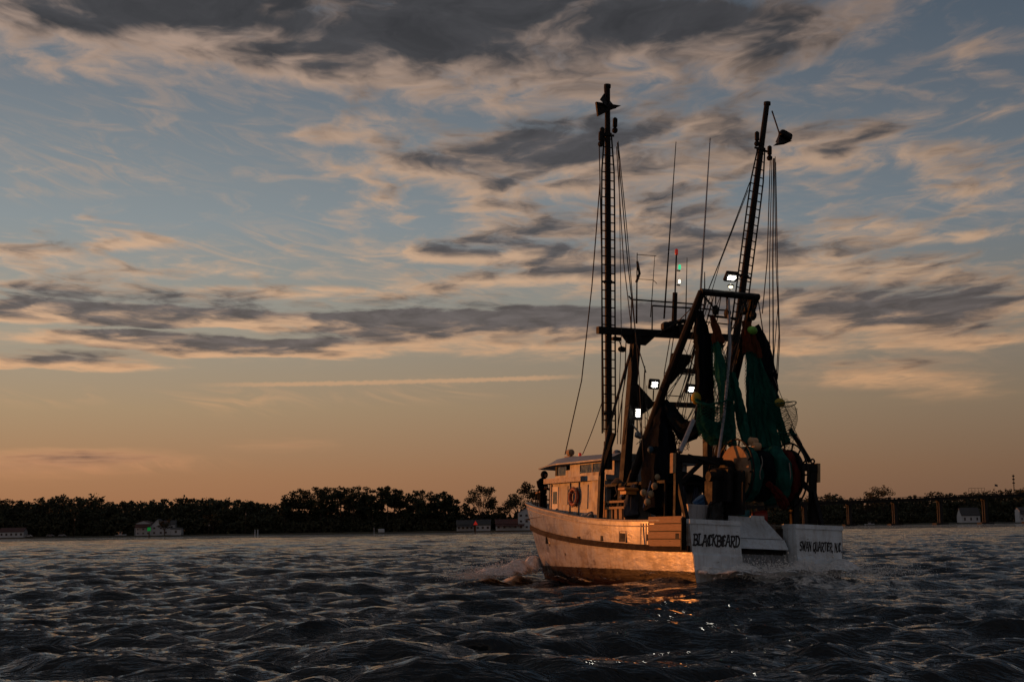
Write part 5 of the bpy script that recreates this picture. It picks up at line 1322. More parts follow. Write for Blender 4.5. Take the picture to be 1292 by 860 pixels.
mb = MB(); mb.cbox((4.40, 2.50, 2.66), (.5, .55, .10), bevel=.03); mb.cbox(((4.40, 2.50, 2.66)[0], (4.40, 2.50, 2.66)[1], (4.40, 2.50, 2.66)[2] - .12), (.4, .4, .1)); single(mb, 'sorting_tray', (4.40, 2.50, 2.61), mat('orange_plastic', (.42, .17, .03), .5), 'orange tray tucked under the canopy above the timber rack', 'tray')
mb = MB(); mb.path([(5.00, 2.46, 2.39), (5.00, 2.40, 2.55), (5.00, 1.95, 2.57), (5.00, 1.88, 2.10)], .04, 6); piece(mb, 'grab_rail', M_GALV, boat)
mb = bundle([(3.5, 1.6, 2.98), (3.3, 1.0, 3.06), (3.2, .2, 3.0)], [.12, .2, .1], 95, seg=12); single(mb, 'net_pile', (3.3, 1.0, 2.94), M_NET_D, 'dark pile of netting lying on the canopy roof', 'net', None, True)
mb = bundle([(3.4, -.5, 3.05), (3.2, -1.0, 3.2), (3.2, -1.6, 3.05)], [.15, .3, .15], 96, seg=12); single(mb, 'tarp_roll', (3.3, -1.0, 2.94), mat('slate_tarp', (.10, .12, .15), .6, var=.25), 'slate grey roll of tarpaulin on the canopy roof', 'tarpaulin', None, True)
mb = bundle([(0.90, 1.41, 1.63), (0.95, 1.33, 2.05), (1.00, 1.18, 2.30)], [.24, .20, .08], 97, seg=12); single(mb, 'mesh_heap', (0.90, 1.41, 1.61), net_material('grey_mesh', (.05, .05, .05), (.10, .10, .10)), 'grey heap of mesh leaning behind the left stern quarter', 'net', None, True)
# blue trousers and oilskins hung under the canopy
for i, (x, y) in enumerate(((3.05, 1.25), (3.05, .75))):
    mb = bundle([(x, y, 2.80), (x, y, 2.2), (x, y + .02, 1.5), (x, y, 1.2)], [.06, .13, .15, .10], 60 + i, seg=12)
    single(mb, 'oilskin', (x, y, 1.2), mat('dark_blue_oilskin', (.015, .025, .06), .5), ('left' if i == 0 else 'right') + ' of two dark blue oilskins hung under the canopy', 'clothing', 'oilskins hung under the canopy', True)

# ------------------------------------------------------------------ the person at the rail
def person():
    base = Vector((13.02, 1.52, 1.88))
    verts = [(0,0,.95),(0,0,1.12),(.01,0,1.30),(.02,0,1.44),(.05,0,1.53),(.09,0,1.62),(.10,0,1.72),   # pelvis .. head 0-6
             (0,.10,.90),(.02,.11,.50),(-.02,.12,.09),(.12,.13,.035),                               # left leg 7-10
             (0,-.10,.90),(.05,-.11,.50),(.02,-.12,.09),(.16,-.13,.035),                             # right leg 11-14
             (.0,.19,1.40),(.02,.25,1.14),(.22,.14,1.10),                                           # left arm 15-17
             (.0,-.19,1.40),(.02,-.25,1.14),(.22,-.13,1.16)]                                        # right arm 18-20
    edges = [(0,1),(1,2),(2,3),(3,4),(4,5),(5,6),(0,7),(7,8),(8,9),(9,10),(0,11),(11,12),(12,13),(13,14),(3,15),(15,16),(16,17),(3,18),(18,19),(19,20)]
    rad = [.155,.155,.165,.13,.07,.105,.085,.10,.075,.055,.045,.10,.075,.055,.045,.085,.065,.045,.085,.065,.045]
    for s, w in ((1, 17), (-1, 20)):
        wx, wy, wz = verts[w]
        palm = len(verts); verts.append((wx + .07, wy - s*.03, wz)); rad.append(.036); edges.append((w, palm))
        for k in range(5):
            a = len(verts)
            dy = (-.028 + .018*k) if k < 4 else -.045*s
            L = (.055, .065, .06, .048, .035)[k]
            verts.append((wx + .09 + (0 if k < 4 else -.03), wy - s*.03 + dy, wz + (.0 if k < 4 else .03))); rad.append(.011)
            verts.append((wx + .09 + L, wy - s*.05 + dy, wz - .02)); rad.append(.009)
            edges += [(palm, a), (a, a + 1)]
    me = bpy.data.meshes.new('figure'); me.from_pydata(verts, edges, [])
    o = bpy.data.objects.new('figure', me); col.objects.link(o)
    md = o.modifiers.new('skin', 'SKIN'); sb = o.modifiers.new('smooth', 'SUBSURF'); sb.levels = 2
    for i, sv in enumerate(me.skin_vertices[0].data):
        sv.radius = (rad[i], rad[i]); sv.use_root = (i == 0)
    dg = bpy.context.evaluated_depsgraph_get()
    body = bpy.data.meshes.new_from_object(o.evaluated_get(dg))
    bpy.data.objects.remove(o)
    body.polygons.foreach_set('use_smooth', [True]*len(body.polygons))
    jac = mat('black_jacket', (.006, .006, .007), .9, spec=.1, bump=.3, bscale=25); trou = mat('black_trousers', (.006, .006, .007), .9, spec=.1); skin = mat('skin', (.32, .18, .12), .6); boot = mat('dark_boots', (.012, .011, .010), .6)
    body.materials.clear()
    for m in (jac, trou, skin, boot): body.materials.append(m)
    for p in body.polygons:
        c = p.center
        p.material_index = 3 if c.z < .16 else 1 if (c.z < .92) else 2 if (c.x > .245 and c.z < 1.3) or (c.x > .15 and 1.55 < c.z < 1.70) else 0
    root = aboard('person', base, 'person in a dark hooded jacket standing at the port rail beside the deckhouse', 'person')
    ob = bpy.data.objects.new('body', body); col.objects.link(ob); ob.parent = root; ob.rotation_euler = (0, 0, radians(205))
    def ch(mbx, nm, m, sm=True):
        q = mbx.build(nm, m, ob, sm); return q
    mb = MB()                                     # hood round the head, open in front
    n, k = 14, 8; vs = []; fs = []
    for j in range(k + 1):
        e = -pi/2*.75 + (pi/2*1.75) * j / k
        for i in range(n + 1):
            a = radians(52) + (2*pi - radians(104)) * i / n
            r = .138 * cos(e) if e < pi/2 else 0
            vs.append((.085 + r*cos(a)*1.08, r*sin(a), 1.655 + .16*sin(e)))
    for j in range(k):
        for i in range(n): fs.append((j*(n+1)+i, j*(n+1)+i+1, (j+1)*(n+1)+i+1, (j+1)*(n+1)+i))
    mb.add(vs, fs); ch(mb, 'hood', jac)
    mb = MB(); mb.add([(.205, 0, 1.655), (.19, .018, 1.625), (.19, -.018, 1.625), (.185, 0, 1.69), (.165, .0, 1.62)], [(0, 1, 3), (0, 3, 2), (0, 2, 1), (1, 4, 2)]); ch(mb, 'nose', skin)
    for s in (-1, 1): mb = MB(); mb.ball((.178, s*.032, 1.685), .012, 8); ch(mb, 'eye', mat('eye', (.03, .025, .02), .2))
    mb = MB(); mb.cbox((.185, 0, 1.592), (.012, .05, .012), bevel=.004); ch(mb, 'mouth', mat('lips', (.25, .09, .08), .5))
    mb = MB(); mb.lathe([(.19, 1.08), (.185, 1.02), (.18, .93), (.165, .93)], (0, 0, 0), 'Z', 16); ch(mb, 'jacket_hem', jac)
    return root
person()
mb = MB(); mb.cbox((12.78, 1.50, 3.02), (.07, .12, .10), bevel=.015); mb.torus((12.78, 1.58, 3.02), .03, .008, 'X', 10, 5)
single(mb, 'held_bundle', (12.78, 1.50, 2.97), mat('amber_cloth', (.35, .17, .02), .5), 'small amber bundle held at the waist by the person in the hooded jacket', 'bundle')

# ------------------------------------------------------------------ far shores
def ray_xy(px):                                    # bearing of a place on the far shore, as x per metre of distance
    return (px - 646.0) / 1794.4
M_BANK = mat('bank_grass', (.045, .040, .022), .95, var=.4, scale=.05)
M_BARK = mat('pine_bark', (.05, .035, .026), .9, var=.3, scale=2)
def leaf_mat(name, c):
    m = mat(name, c, .8, var=.5, scale=.35, spec=.15); return m
M_PINE = leaf_mat('pine_needles', (.045, .052, .030)); M_LEAF = leaf_mat('autumn_oak_leaves', (.075, .062, .032)); M_WOOD = leaf_mat('woodland_leaves', (.055, .058, .036))

def land(name, front, back, z1):
    """front: list of (x, y) along the water's edge"""
    n = len(front); rng = random.Random(3); vs = []; fs = []
    for (x, y) in front:
        d = sqrt(x*x + y*y)
        for k, (t, z) in enumerate(((0, -.6), (2, .35), (14, .8), (60, z1), (back, z1 + 1))):
            vs.append((x*(1 + t/d), y*(1 + t/d), z + (rng.uniform(-.12, .12) if 0 < k < 3 else 0)))
    for i in range(n - 1):
        for k in range(4): fs.append((i*5+k, (i+1)*5+k, (i+1)*5+k+1, i*5+k+1))
    mb = MB(); mb.add(vs, fs); o = mb.build(name, M_BANK, None, True); return tag(o, kind='structure')
def left_d(px): return 880 - 140 * min(1.15, max(-1.5, px / 680.0))
front = [(ray_xy(p) * left_d(p), left_d(p)) for p in range(-900, 760, 14)]
land('far_bank', front, 700, 2.0)
RD = 1080.0
front = [(ray_xy(p) * RD, RD + 12*sin(p*.03)) for p in range(880, 2400, 14)]
land('bridge_bank', front, 900, 2.0)

def crown_faces(mb, blobs, n, size, rng, flat=1.0):
    """leaf clumps: small crossed quads spread through ellipsoids (cx, cy, cz, rx, ry, rz)"""
    tot = sum(b[3]*b[4]*b[5] for b in blobs); vs, fs = [], []
    for (cx, cy, cz, rx, ry, rz) in blobs:
        k = max(6, int(n * rx*ry*rz / tot))
        for _ in range(k):
            while True:
                u = (rng.uniform(-1, 1), rng.uniform(-1, 1), rng.uniform(-1, 1)); r2 = u[0]**2 + u[1]**2 + u[2]**2
                if r2 < 1 and rng.random() < .25 + .75*r2: break
            p = Vector((cx + u[0]*rx, cy + u[1]*ry, cz + u[2]*rz))
            a = Vector((rng.gauss(0, 1), rng.gauss(0, 1), rng.gauss(0, 1)*.6)).normalized()
            b = a.cross(Vector((rng.gauss(0, 1), rng.gauss(0, 1), rng.gauss(0, 1)))).normalized()
            s = size * rng.uniform(.6, 1.4); a *= s; b *= s * rng.uniform(.5, 1.0) * flat
            o = len(vs); vs += [p - a, p - a*.2 + b, p + a, p + a*.1 - b]; fs.append((o, o+1, o+2, o+3))
    mb.add(vs, fs)
def pine_shape(h, rng, bare=.5, spread=.17, n=520, size=.62):
    tr = MB(); lean = rng.uniform(-.03, .03)
    top = Vector((lean*h, 0, h*.97)); tr.path([(0, 0, -.5), (lean*h*.4, 0, h*.5), top], [h*.012 + .06, h*.009 + .04, .05], 6)
    blobs = []
    k = int(8 + h*.35)
    for i in range(k):
        t = bare + (1 - bare) * (i + rng.random()*.8) / k
        w = h * spread * (1.0 - .55*((t - bare)/(1 - bare))**1.5) * rng.uniform(.45, 1.1)
        a = rng.uniform(0, 2*pi); off = w * rng.uniform(.2, .75)
        c = (lean*h*t + off*cos(a), off*sin(a), h*t*.97)
        tr.path([(lean*h*t, 0, h*t*.93), c], [.09, .04], 4)
        blobs.append((c[0], c[1], c[2], w*rng.uniform(.5, .85), w*rng.uniform(.5, .85), max(.5, w*rng.uniform(.2, .36))))
    blobs.append((top.x, 0, h*.95, h*spread*.32, h*spread*.32, h*.045))
    cr = MB(); crown_faces(cr, blobs, n, size, rng, .8)
    return tr, cr
def broad_shape(h, rng, wide=.42, n=800, size=.5, gaps=1.0):
    tr = MB(); tr.path([(0, 0, -.5), (.2, 0, h*.28)], [h*.03, h*.022], 7); blobs = []
    k = 14
    for i in range(k):
        a = 2*pi*i/k*2.4 + rng.uniform(-.3, .3); t = .45 + .5*rng.random(); w = h*wide*rng.uniform(.35, 1)*(1 - .5*max(0, t - .7)/.3)
        c = Vector((w*cos(a), w*sin(a), h*t)); m = Vector((w*.35*cos(a), w*.35*sin(a), h*(.3 + .3*(t - .3))))
        tr.path([(.1, 0, h*.26), m, c], [h*.013, h*.008, .04], 5)
        for _ in range(3):
            e = c + Vector((rng.uniform(-1, 1), rng.uniform(-1, 1), rng.uniform(-.3, .8))) * h*.10; tr.path([m.lerp(c, .6), e], [.06, .025], 4)
            blobs.append((e.x, e.y, e.z, h*.085*gaps, h*.085*gaps, h*.06*gaps))
        blobs.append((c.x, c.y, c.z, h*.10*gaps, h*.10*gaps, h*.075*gaps))
    cr = MB(); crown_faces(cr, blobs, n, size, rng)
    return tr, cr

SKYLINE = [(-400, 629), (-60, 631), (0, 630), (40, 631), (70, 626), (105, 625), (140, 631), (160, 630), (175, 635), (190, 633), (230, 629), (270, 629), (300, 631), (330, 635), (352, 634),
           (375, 641), (580, 641), (600, 640), (700, 640), (900, 640)]
def skyline(px, tab): return float(np.interp(px, [a for a, b in tab], [b for a, b in tab]))
def horizon_y(px): return 666.3 - .01485*(px - 646)
rng = random.Random(21)
# the wood behind the left bank, one dense mass
mbt, mbc = MB(), MB()
def plant_mass(px, d, ytop, seed):
    r = random.Random(seed); h = max(4.0, (horizon_y(px) - ytop) * d / 1794.4 + 1.2)
    tr, cr = pine_shape(h, r, r.uniform(.12, .34), r.uniform(.18, .26), 620, .72) if r.random() < .62 else broad_shape(h, r, .42, 640, .75, 1.2)
    x = ray_xy(px)*d; o = (x, d, 1.0)
    for src, dst in ((tr, mbt), (cr, mbc)):
        dst.add([(p[0]+o[0], p[1]+o[1], p[2]+o[2]) for p in src.v], src.f)
i = 0
for row, (dd, dy, step) in enumerate(((110, 0, 8.0), (75, 2, 7.5), (50, 7, 8.5), (30, 16, 9.5))):
    px = -90.0
    while px < 720:
        if not (575 < px < 700 and row < 1):
            y = skyline(px, SKYLINE) + dy + rng.uniform(-1.5, 5)
            if px > 340: y = max(y, 645 + dy*.5 + rng.uniform(0, 5)) if row else y + 3
            plant_mass(px, left_d(px) + dd + rng.uniform(-8, 8), y, 1000 + i); i += 1
        px += step * rng.uniform(.7, 1.3)
def thicket(px0, px1, dist, ytop, step):
    px = px0
    while px < px1:
        d = dist(px); h = (horizon_y(px) - ytop(px)) * d / 1794.4 + 1.5; wd = step * d / 1794.4
        crown_faces(mbc, [(ray_xy(px)*d, d, h*.42, wd*rng.uniform(.8, 1.4), 4.0, h*rng.uniform(.5, .66))], 230, .8, rng)
        px += step * rng.uniform(.6, 1.1)
thicket(-100, 575, lambda p: left_d(p) + 24, lambda p: 654 + 3*sin(p*.07), 8.0)
thicket(-100, 720, lambda p: left_d(p) + 60, lambda p: (646 if p < 345 else 650) + 3*sin(p*.05), 9.0)
thicket(-100, 350, lambda p: left_d(p) + 90, lambda p: skyline(p, SKYLINE) + 7 + 2*sin(p*.21), 7.0)
thicket(340, 580, lambda p: left_d(p) + 34, lambda p: 646 + 4*sin(p*.11) + 3*sin(p*.37), 7.0)
thicket(575, 700, lambda p: left_d(p) + 40, lambda p: 650 + 3*sin(p*.11), 7.0)
wl = mbc.build('woodland', M_WOOD); tag(wl, 'dark continuous wood along the far left bank', 'wood', None, 'stuff')
wt_ = mbt.build('trunks', M_BARK, wl)
mbt, mbc = MB(), MB()
SKY_R = [(980, 628), (1010, 627), (1045, 623), (1062, 628), (1080, 633), (1100, 627), (1120, 628), (1180, 623), (1230, 620), (1292, 616), (1500, 612), (1800, 616)]
for row, (dd, dy, step) in enumerate(((130, 0, 7.0), (80, 4, 8.0), (45, 12, 9.0))):
    px = 900.0
    while px < 1420:
        plant_mass(px, RD + dd + rng.uniform(-8, 8), skyline(px, SKY_R) + dy + rng.uniform(-1, 4), 4000 + i); i += 1
        px += step * rng.uniform(.7, 1.3)
thicket(890, 1430, lambda p: RD + 120, lambda p: skyline(p, SKY_R) + 5 + 2*sin(p*.2), 7.0)
thicket(890, 1430, lambda p: RD + 30, lambda p: 645 + 2*sin(p*.1), 8.0)
thicket(890, 1430, lambda p: RD + 70, lambda p: 636 + 2*sin(p*.06), 9.0)
wr = mbc.build('woodland', M_WOOD); tag(wr, 'dark wood behind the long bridge on the right', 'wood', None, 'stuff')
mbt.build('trunks', M_BARK, wr)

# pines on the skyline that can be told apart
def tree(px, d, ytop, kind, seed, label, group=None, **kw):
    r = random.Random(seed); h = (horizon_y(px) - ytop) * d / 1794.4 + 1.2
    tr, cr = (pine_shape if kind == 'pine' else broad_shape)(h, r, **kw)
    t = empty('pine_tree' if kind == 'pine' else 'oak_tree', (ray_xy(px)*d, d, .7), r.uniform(0, 6), label, 'tree', group)
    tr.build('trunk', M_BARK, t, True); cr.build('crown', M_PINE if kind == 'pine' else M_LEAF, t)
    return t
PINES = [(358, 626), (368, 621), (377, 618), (386, 620), (395, 616), (403, 618), (411, 616), (419, 617), (428, 615), (436, 617), (444, 616), (452, 614), (460, 616), (468, 619), (479, 616), (487, 615),
         (495, 618), (503, 620), (513, 624), (522, 620), (531, 620), (540, 622), (549, 625), (558, 622), (566, 627), (573, 632)]
ORD = ('first second third fourth fifth sixth seventh eighth ninth tenth eleventh twelfth thirteenth fourteenth fifteenth sixteenth seventeenth eighteenth nineteenth twentieth '
       'twenty-first twenty-second twenty-third twenty-fourth twenty-fifth twenty-sixth').split()
for k, (px, y) in enumerate(PINES):
    tree(px, left_d(px) + 22 + (k*7 % 5)*5, y - 1.5, 'pine', 300 + k, 'tall pine, %s from the left in the bare-trunked row on the far bank' % ORD[k], 'pines standing against the sky', bare=(.46, .60, .40, .55, .50, .62, .36)[k*5 % 7], spread=.25, n=1700, size=.52)
tree(605, left_d(605) + 30, 616, 'oak', 71, 'airy spreading tree above the low white cottage, left of the bow', 'waterside trees', wide=.46, n=2400, size=.42, gaps=1.15)
tree(588, left_d(588) + 26, 636, 'oak', 73, 'short round tree between the pine row and the airy spreading tree', 'waterside trees', wide=.4, n=700, size=.5)
tree(624, left_d(624) + 34, 632, 'oak', 74, 'low tree between the two spreading trees left of the bow', 'waterside trees', wide=.42, n=700, size=.5)
tree(652, left_d(652) + 30, 613, 'oak', 72, 'broad dark tree standing just left of the trawler bow', 'waterside trees', wide=.50, n=3200, size=.45, gaps=1.25)
tree(1106, RD + 60, 616, 'oak', 75, 'round tree rising above the bridge deck', 'waterside trees', wide=.36, n=1800, size=.5, gaps=1.2)
tree(1091, RD + 62, 622, 'oak', 76, 'smaller tree left of the round one above the bridge', 'waterside trees', wide=.34, n=600, size=.55)
tree(268, left_d(268) + 16, 650, 'oak', 77, 'rounded bush-like tree near the water, right of the large white house', 'waterside trees', wide=.55, n=900, size=.5)

# houses
M_HW = mat('white_siding', (.52, .54, .58), .7, var=.06, scale=.4); M_HR = mat('dark_shingle', (.05, .048, .05), .8); M_RR = mat('red_roof', (.07, .022, .018), .7); M_HG = mat('house_glass', (.03, .035, .045), .15)
def house(name, px, d, w, dep, h, label, roof=None, gable='x', wins=3, floors=1, rise=.35, porch=False, rz=0.0):
    t = empty(name, (ray_xy(px)*d, d, .7), rz, label, 'house')
    mb = MB(); mb.box((-w/2, 0, 0), (w/2, dep, h)); wall = mb.build('wall', M_HW, t)
    ov = .4; rh = (dep if gable == 'x' else w) * rise; mb = MB()
    if gable == 'x':
        mb.prism([(-ov, h - .1), (dep/2, h + rh), (dep + ov, h - .1), (dep + ov, h + .12), (dep/2, h + rh + .25), (-ov, h + .12)], 'X', -w/2 - ov, w/2 + ov)
        g = MB(); g.prism([(0.01, h), (dep - .01, h), (dep/2, h + rh)], 'X', -w/2 + .01, w/2 - .01); g.build('gable', M_HW, t)
    else:
        mb.prism([(-w/2 - ov, h - .1), (0, h + rh), (w/2 + ov, h - .1), (w/2 + ov, h + .12), (0, h + rh + .25), (-w/2 - ov, h + .12)], 'Y', -ov, dep + ov)
        g = MB(); g.prism([(-w/2 + .01, h), (w/2 - .01, h), (0, h + rh)], 'Y', .01, dep - .01); g.build('gable', M_HW, t)
    mb.build('roof', roof or M_HR, t)
    fh = h / floors
    for f in range(floors):
        for k in range(wins):
            cx = -w/2 + w*(k + .5)/wins; z0 = f*fh + fh*.32
            mb = MB(); mb.box((cx - .75, -.06, z0), (cx + .75, -.012, z0 + fh*.45)); wd = mb.build('window', M_HW, t)
            mb = MB(); mb.box((cx - .62, -.075, z0 + .12), (cx + .62, -.062, z0 + fh*.45 - .12)); mb.build('pane', M_HG, wd)
    if porch:
        mb = MB(); mb.prism([(-2.6, h*.72), (0, h*.95), (0, h*.88), (-2.6, h*.66)], 'X', -w/2, w/2); p = mb.build('porch_roof', roof or M_HR, t)
        for k in range(5):
            mb = MB(); x = -w/2 + .2 + (w - .4)*k/4; mb.box((x - .1, -2.5, 0), (x + .1, -2.3, h*.67)); mb.build('porch_post', M_HW, t)
    return t
house('cottage', 16, left_d(16) + 8, 15, 8, 3.4, 'low cottage with a red roof at the left edge of the picture', M_RR, 'x', 5, 1, .3)
hb = house('house', 181, left_d(181) + 8, 9, 9, 7.2, 'large white house with stacked porches on the far bank', M_RR, 'y', 3, 3, .16, True)
house('house', 199, left_d(199) + 12, 8, 8, 5.6, 'white house with a dark gable right beside the house with stacked porches', None, 'y', 2, 2, .5)
house('house', 213, left_d(213) + 14, 7, 8, 6.2, 'white house half hidden behind a tree, right of the dark gabled one', None, 'x', 2, 2, .3)
house('boat_house', 222, left_d(222) + 4, 6, 6, 3.6, 'small white block at the right end of the white house group', None, 'x', 1, 1, .1)
house('cottage', 584, left_d(584) + 6, 9, 8, 3.2, 'low white cottage left of the red channel marker', None, 'x', 4, 1, .3, True)
house('cottage', 606, left_d(606) + 8, 8, 8, 3.0, 'low white cottage right behind the red channel marker', None, 'x', 3, 1, .35)
house('cottage', 640, left_d(640) + 6, 15, 8, 3.3, 'long low cottage with a porch left of the trawler bow', M_RR, 'x', 5, 1, .3, True)
house('house', 661, left_d(661) + 10, 9, 9, 9.0, 'tall white house right behind the trawler bow', None, 'y', 3, 3, .3)
house('cottage', 1217, RD + 8, 14, 12, 5.5, 'dark roofed waterside house under the right part of the bridge', None, 'x', 3, 1, .5)
house('house', 1288, RD - 6, 12, 10, 9.0, 'white two storey house at the right edge of the picture', None, 'x', 4, 2, .2, True)
tree(208, left_d(208) + 5, 654, 'oak', 78, 'small tree standing in front of the white house group', 'waterside trees', wide=.4, n=500, size=.4)

# small things on the banks
def post_thing(name, px, d, z0, z1, r, label, cat, group=None, m=None):
    mb = MB(); mb.path([(0, 0, z0), (0, 0, z1)], [r, r*.8], 8); o = mb.build(name, m or M_BARK); o.location = (ray_xy(px)*d, d, 0); return tag(o, label, cat, group)
for (px, top, lab) in ((95, 653, 'tall pole left of the large white house'), (309, 646, 'tall pole with a transformer right of the white houses'), (263, 660, 'short pole right of the white house group')):
    d = left_d(px) + 5; h = (horizon_y(px) - top)*d/1794.4 + 1.7
    t = empty('utility_pole', (ray_xy(px)*d, d, .4), 0, lab, 'pole', 'poles on the far bank')
    mb = MB(); mb.path([(0, 0, -.5), (0, 0, h)], [.16, .11], 8); mb.build('pole', M_BARK, t)
    mb = MB(); mb.box((-1.1, -.06, h - .5), (1.1, .06, h - .36)); mb.build('cross_arm', M_BARK, t)
    mb = MB(); mb.lathe([(.22, 0), (.25, .1), (.25, .8), (.2, .9)], (.3, -.25, h - 2.0), n=10); mb.build('transformer', M_GALV, t)
def marker(px, d, top, m, shape, label):
    t = empty('channel_marker', (ray_xy(px)*d, d, 0), 0, label, 'marker'); z = (horizon_y(px) - top)*d/1794.4 + 1.7
    mb = MB(); mb.path([(0, 0, -1.5), (0, 0, z - .9)], [.28, .24], 8); mb.build('pile', M_BARK, t)
    mb = MB()
    if shape == 4: mb.prism([(-.75, z - 1.6), (.75, z - 1.6), (.75, z), (-.75, z)], 'Y', -.34, -.28)
    else: mb.prism([(-1.0, z - 1.7), (1.0, z - 1.7), (0, z + .1)], 'Y', -.34, -.28)
    mb.build('dayboard', m, t)
    mb = MB(); mb.lathe([(.3, z - .9), (.3, z - .7), (.12, z - .6), (.12, z - .3)], (0, 0, 0), n=10); mb.build('lantern', M_STEEL, t)
marker(188.5, 640, 665, mat('green_dayboard_glow', (.01, .30, .06), .5, emit=((.02, .8, .12), .10)), 4, 'green square channel marker in front of the white houses')  # green board given a faint glow by emission, though no lamp
marker(597, 620, 657, mat('red_dayboard_glow', (.55, .03, .02), .5, emit=((1, .04, .02), .16)), 3, 'red triangular channel marker left of the trawler')  # red board brightened by its own emission, not a lit lamp
def car(px, d, m, label, L=4.6):
    t = empty('parked_car', (ray_xy(px)*d, d, .85), 0, label, 'car', 'cars parked on the far bank')
    mb = MB(); mb.prism([(-L/2, .35), (L/2, .35), (L/2, .85), (L*.33, .98), (L*.18, 1.5), (-L*.28, 1.5), (-L*.42, .98), (-L/2, .9)], 'Y', -.85, .85); mb.build('body', m, t)
    mb = MB(); mb.prism([(L*.28, .99), (L*.16, 1.42), (-L*.26, 1.42), (-L*.38, .99)], 'Y', -.87, -.855); mb.build('side_window', M_HG, t)
    for x in (-L*.3, L*.3):
        for y in (-.8, .8): mb = MB(); mb.lathe([(.2, -.1), (.34, -.08), (.34, .08), (.2, .1)], (x, y, .34), 'Y', 12); mb.build('wheel', M_STEEL, t)
car(38, left_d(38) + 6, mat('white_car', (.45, .46, .48), .35), 'white car parked right of the red roofed cottage')
car(65, left_d(65) + 6, mat('grey_car', (.16, .17, .19), .35), 'grey car parked midway between the cottage and the tall pole')
car(80, left_d(80) + 7, mat('silver_car', (.26, .27, .30), .35), 'silver car parked left of the tall pole')
def small_boat(px, d, label, L=6.5, z=.6, lift=True):
    t = empty('motor_boat', (ray_xy(px)*d, d, z), .2, label, 'boat')
    mb = MB(); vs = []; fs = []
    for i in range(9):
        s = i/8; b = 1.15*(1 - max(0, (s - .45)/.55)**2.2); zz = .9 + .25*s*s
        vs += [(-L/2 + L*s, 0, .0 + .5*s**3), (-L/2 + L*s, b*.8, .35), (-L/2 + L*s, b, zz), (-L/2 + L*s, -b*.8, .35), (-L/2 + L*s, -b, zz)]
    for i in range(8):
        a = i*5; b = a + 5
        fs += [(a, b, b+1, a+1), (a+1, b+1, b+2, a+2), (a, a+3, b+3, b), (a+3, a+4, b+4, b+3), (a+2, b+2, b+4, a+4)]
    fs.append((0, 1, 2, 4, 3)); mb.add(vs, fs); mb.build('hull', M_HW, t)
    mb = MB(); mb.box((-.9, -.7, 1.0), (.5, .7, 1.6)); mb.build('console', M_HW, t)
    mb = MB(); mb.box((-1.2, -.9, 2.5), (.8, .9, 2.6)); tt = mb.build('hard_top', M_HW, t)
    for (x, y) in ((-1.1, .8), (-1.1, -.8), (.7, .8), (.7, -.8)): mb = MB(); mb.tube((x, y, .9), (x, y, 2.5), .05, n=5); mb.build('post', M_GALV, tt)
small_boat(153, left_d(153) - 6, 'white motor boat at the bank left of the large white house')
small_boat(1090, RD - 14, 'white motor boat moored under the bridge', 7.5, .2)
mb = MB(); mb.cbox((0, 0, 1.0), (3.4, 1.2, 2.0), bevel=.3); mb.tube((-1.2, 0, -.2), (-1.2, 0, .4), .1); mb.tube((1.2, 0, -.2), (1.2, 0, .4), .1); o = mb.build('water_tank', M_HW); o.location = (ray_xy(478)*left_d(478), left_d(478) + 5, .5); tag(o, 'small pale tank by the water below the pine row', 'tank')
o = post_thing('mooring_post', 470, left_d(470) + 1, -.5, 3.4, .15, 'pale mooring post by the water below the pine row', 'post', None, M_HW)
for k, px in enumerate((321, 324.5)):
    post_thing('mooring_post', px, left_d(px) + 1, -.5, 3.2, .35, ('left' if k == 0 else 'right') + ' one of two pale mooring posts by the transformer pole', 'post', 'pair of pale posts', M_HW)

# the long bridge
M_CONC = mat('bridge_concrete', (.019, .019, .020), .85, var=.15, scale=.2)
BD = 985.0
def deck_y(px): return 633.5 - 10.5*(px - 1029)/263.0 if px > 1029 else 633.5 + (1029 - px)*.055
def deck_pt(px, dy=0.0):
    return Vector((ray_xy(px)*BD, BD, (horizon_y(px) - deck_y(px) - dy)*BD/1794.4 + 1.7))
br = empty('road_bridge', deck_pt(1122) * Vector((1, 1, 0)), 0, 'long road bridge on tall piers crossing behind the stern', 'bridge')
b0 = br.location
pts = [deck_pt(p) - b0 for p in range(880, 1520, 16)]
def ribbon(z0, z1, y0, y1, name, m):
    mb = MB(); vs = []
    for p in pts: vs += [(p.x, y0, p.z + z0), (p.x, y1, p.z + z0), (p.x, y1, p.z + z1), (p.x, y0, p.z + z1)]
    n = len(pts); fs = [(i*4+k, (i+1)*4+k, (i+1)*4+(k+1) % 4, i*4+(k+1) % 4) for i in range(n-1) for k in range(4)] + [(0, 1, 2, 3), (n*4-1, n*4-2, n*4-3, n*4-4)]
    mb.add(vs, fs); return mb.build(name, m, br)
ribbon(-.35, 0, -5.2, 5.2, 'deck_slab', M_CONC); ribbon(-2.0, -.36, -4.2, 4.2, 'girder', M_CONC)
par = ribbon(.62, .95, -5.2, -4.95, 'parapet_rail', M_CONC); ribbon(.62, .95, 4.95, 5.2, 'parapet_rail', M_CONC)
mb = MB(); mb.box((-.4, -.12, 0), (.4, .12, .62)); s0 = mb.build('parapet_post', M_CONC, par)
k = 0
for i in range(len(pts) - 1):
    for f in (0.0, .33, .66):
        p = pts[i].lerp(pts[i+1], f); 
        if k == 0: s0.location = (p.x, -5.07, p.z)
        else: share(s0, 'parapet_post', par, (p.x, -5.07, p.z))
        k += 1
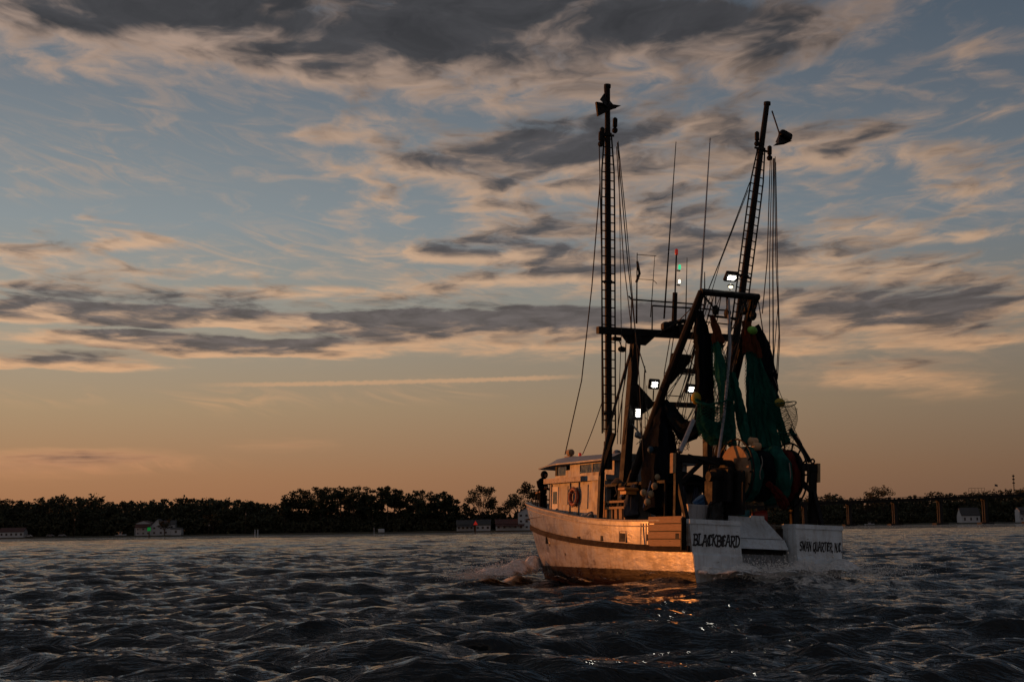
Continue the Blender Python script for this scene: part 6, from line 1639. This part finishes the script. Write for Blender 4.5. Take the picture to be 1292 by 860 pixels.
for px in (895, 952, 1009, 1065, 1122, 1178.5, 1235, 1291, 1347, 1404):
    p = deck_pt(px) - b0; zt = p.z - 2.0; wz = -1.0
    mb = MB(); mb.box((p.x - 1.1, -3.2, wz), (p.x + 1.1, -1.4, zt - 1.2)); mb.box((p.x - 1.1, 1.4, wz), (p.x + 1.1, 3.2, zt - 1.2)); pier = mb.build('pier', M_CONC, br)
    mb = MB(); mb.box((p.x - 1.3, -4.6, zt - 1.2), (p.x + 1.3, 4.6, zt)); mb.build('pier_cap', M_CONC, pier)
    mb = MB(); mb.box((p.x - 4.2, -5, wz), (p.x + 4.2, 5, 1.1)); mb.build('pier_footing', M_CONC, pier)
for k, px in enumerate((1217, 1222, 1227, 1232, 1236)): pass
t = empty('sign_gantry', (ray_xy(1226)*(RD + 70), RD + 70, 0), 0, 'lattice sign frame standing above the treetops on the right', 'sign frame')
zt = (horizon_y(1226) - 616)*(RD + 70)/1794.4 + 1.7
for k in range(6):
    mb = MB(); mb.box((-6.5 + 2.6*k - .09, -.1, 0), (-6.5 + 2.6*k + .09, .1, zt)); mb.build('post', M_STEEL, t)
for z in (zt - .1, zt - 2.2): mb = MB(); mb.box((-6.6, -.14, z - .1), (6.6, -.105, z + .1)); mb.build('rail', M_STEEL, t)
t = empty('radio_tower', (ray_xy(1273)*(RD + 260), RD + 260, 0), 0, 'thin radio tower rising from the trees at the right edge', 'tower')
zt = (horizon_y(1273) - 599)*(RD + 260)/1794.4 + 1.7
for s in range(3):
    a = 2*pi*s/3; mb = MB(); mb.path([(.9*cos(a), .9*sin(a), 0), (.35*cos(a), .35*sin(a), zt)], .14, 5); mb.build('leg', M_STEEL, t)
for k in range(10):
    z = zt*(.45 + .055*k); mb = MB(); mb.torus((0, 0, z), .6, .12, 'Z', 6, 4); mb.build('brace_ring', M_STEEL, t)
for z in (zt - 1.5, zt - 4.6, zt - 8): mb = MB(); mb.cbox((0, 0, z), (2.4, .6, 1.1), bevel=.2); mb.build('antenna_cluster', M_STEEL, t)
t = empty('flag_pole', (ray_xy(1249)*(RD + 50), RD + 50, 0), 0, 'flag on a thin pole above the trees, left of the radio tower', 'flag')
zt = (horizon_y(1249) - 611)*(RD + 50)/1794.4 + 1.7
mb = MB(); mb.path([(0, 0, 0), (0, 0, zt)], [.12, .07], 6); mb.build('pole', M_GALV, t)
mb = MB(); vs = []
for i in range(7):
    for z in (0, 1.6): vs.append((.1 + .38*i, .18*sin(i*1.1), zt - 1.7 + z - .08*i))
mb.add(vs, [(2*i, 2*i+2, 2*i+3, 2*i+1) for i in range(6)]); mb.build('flag_cloth', mat('flag_cloth', (.08, .06, .07), .8), t)
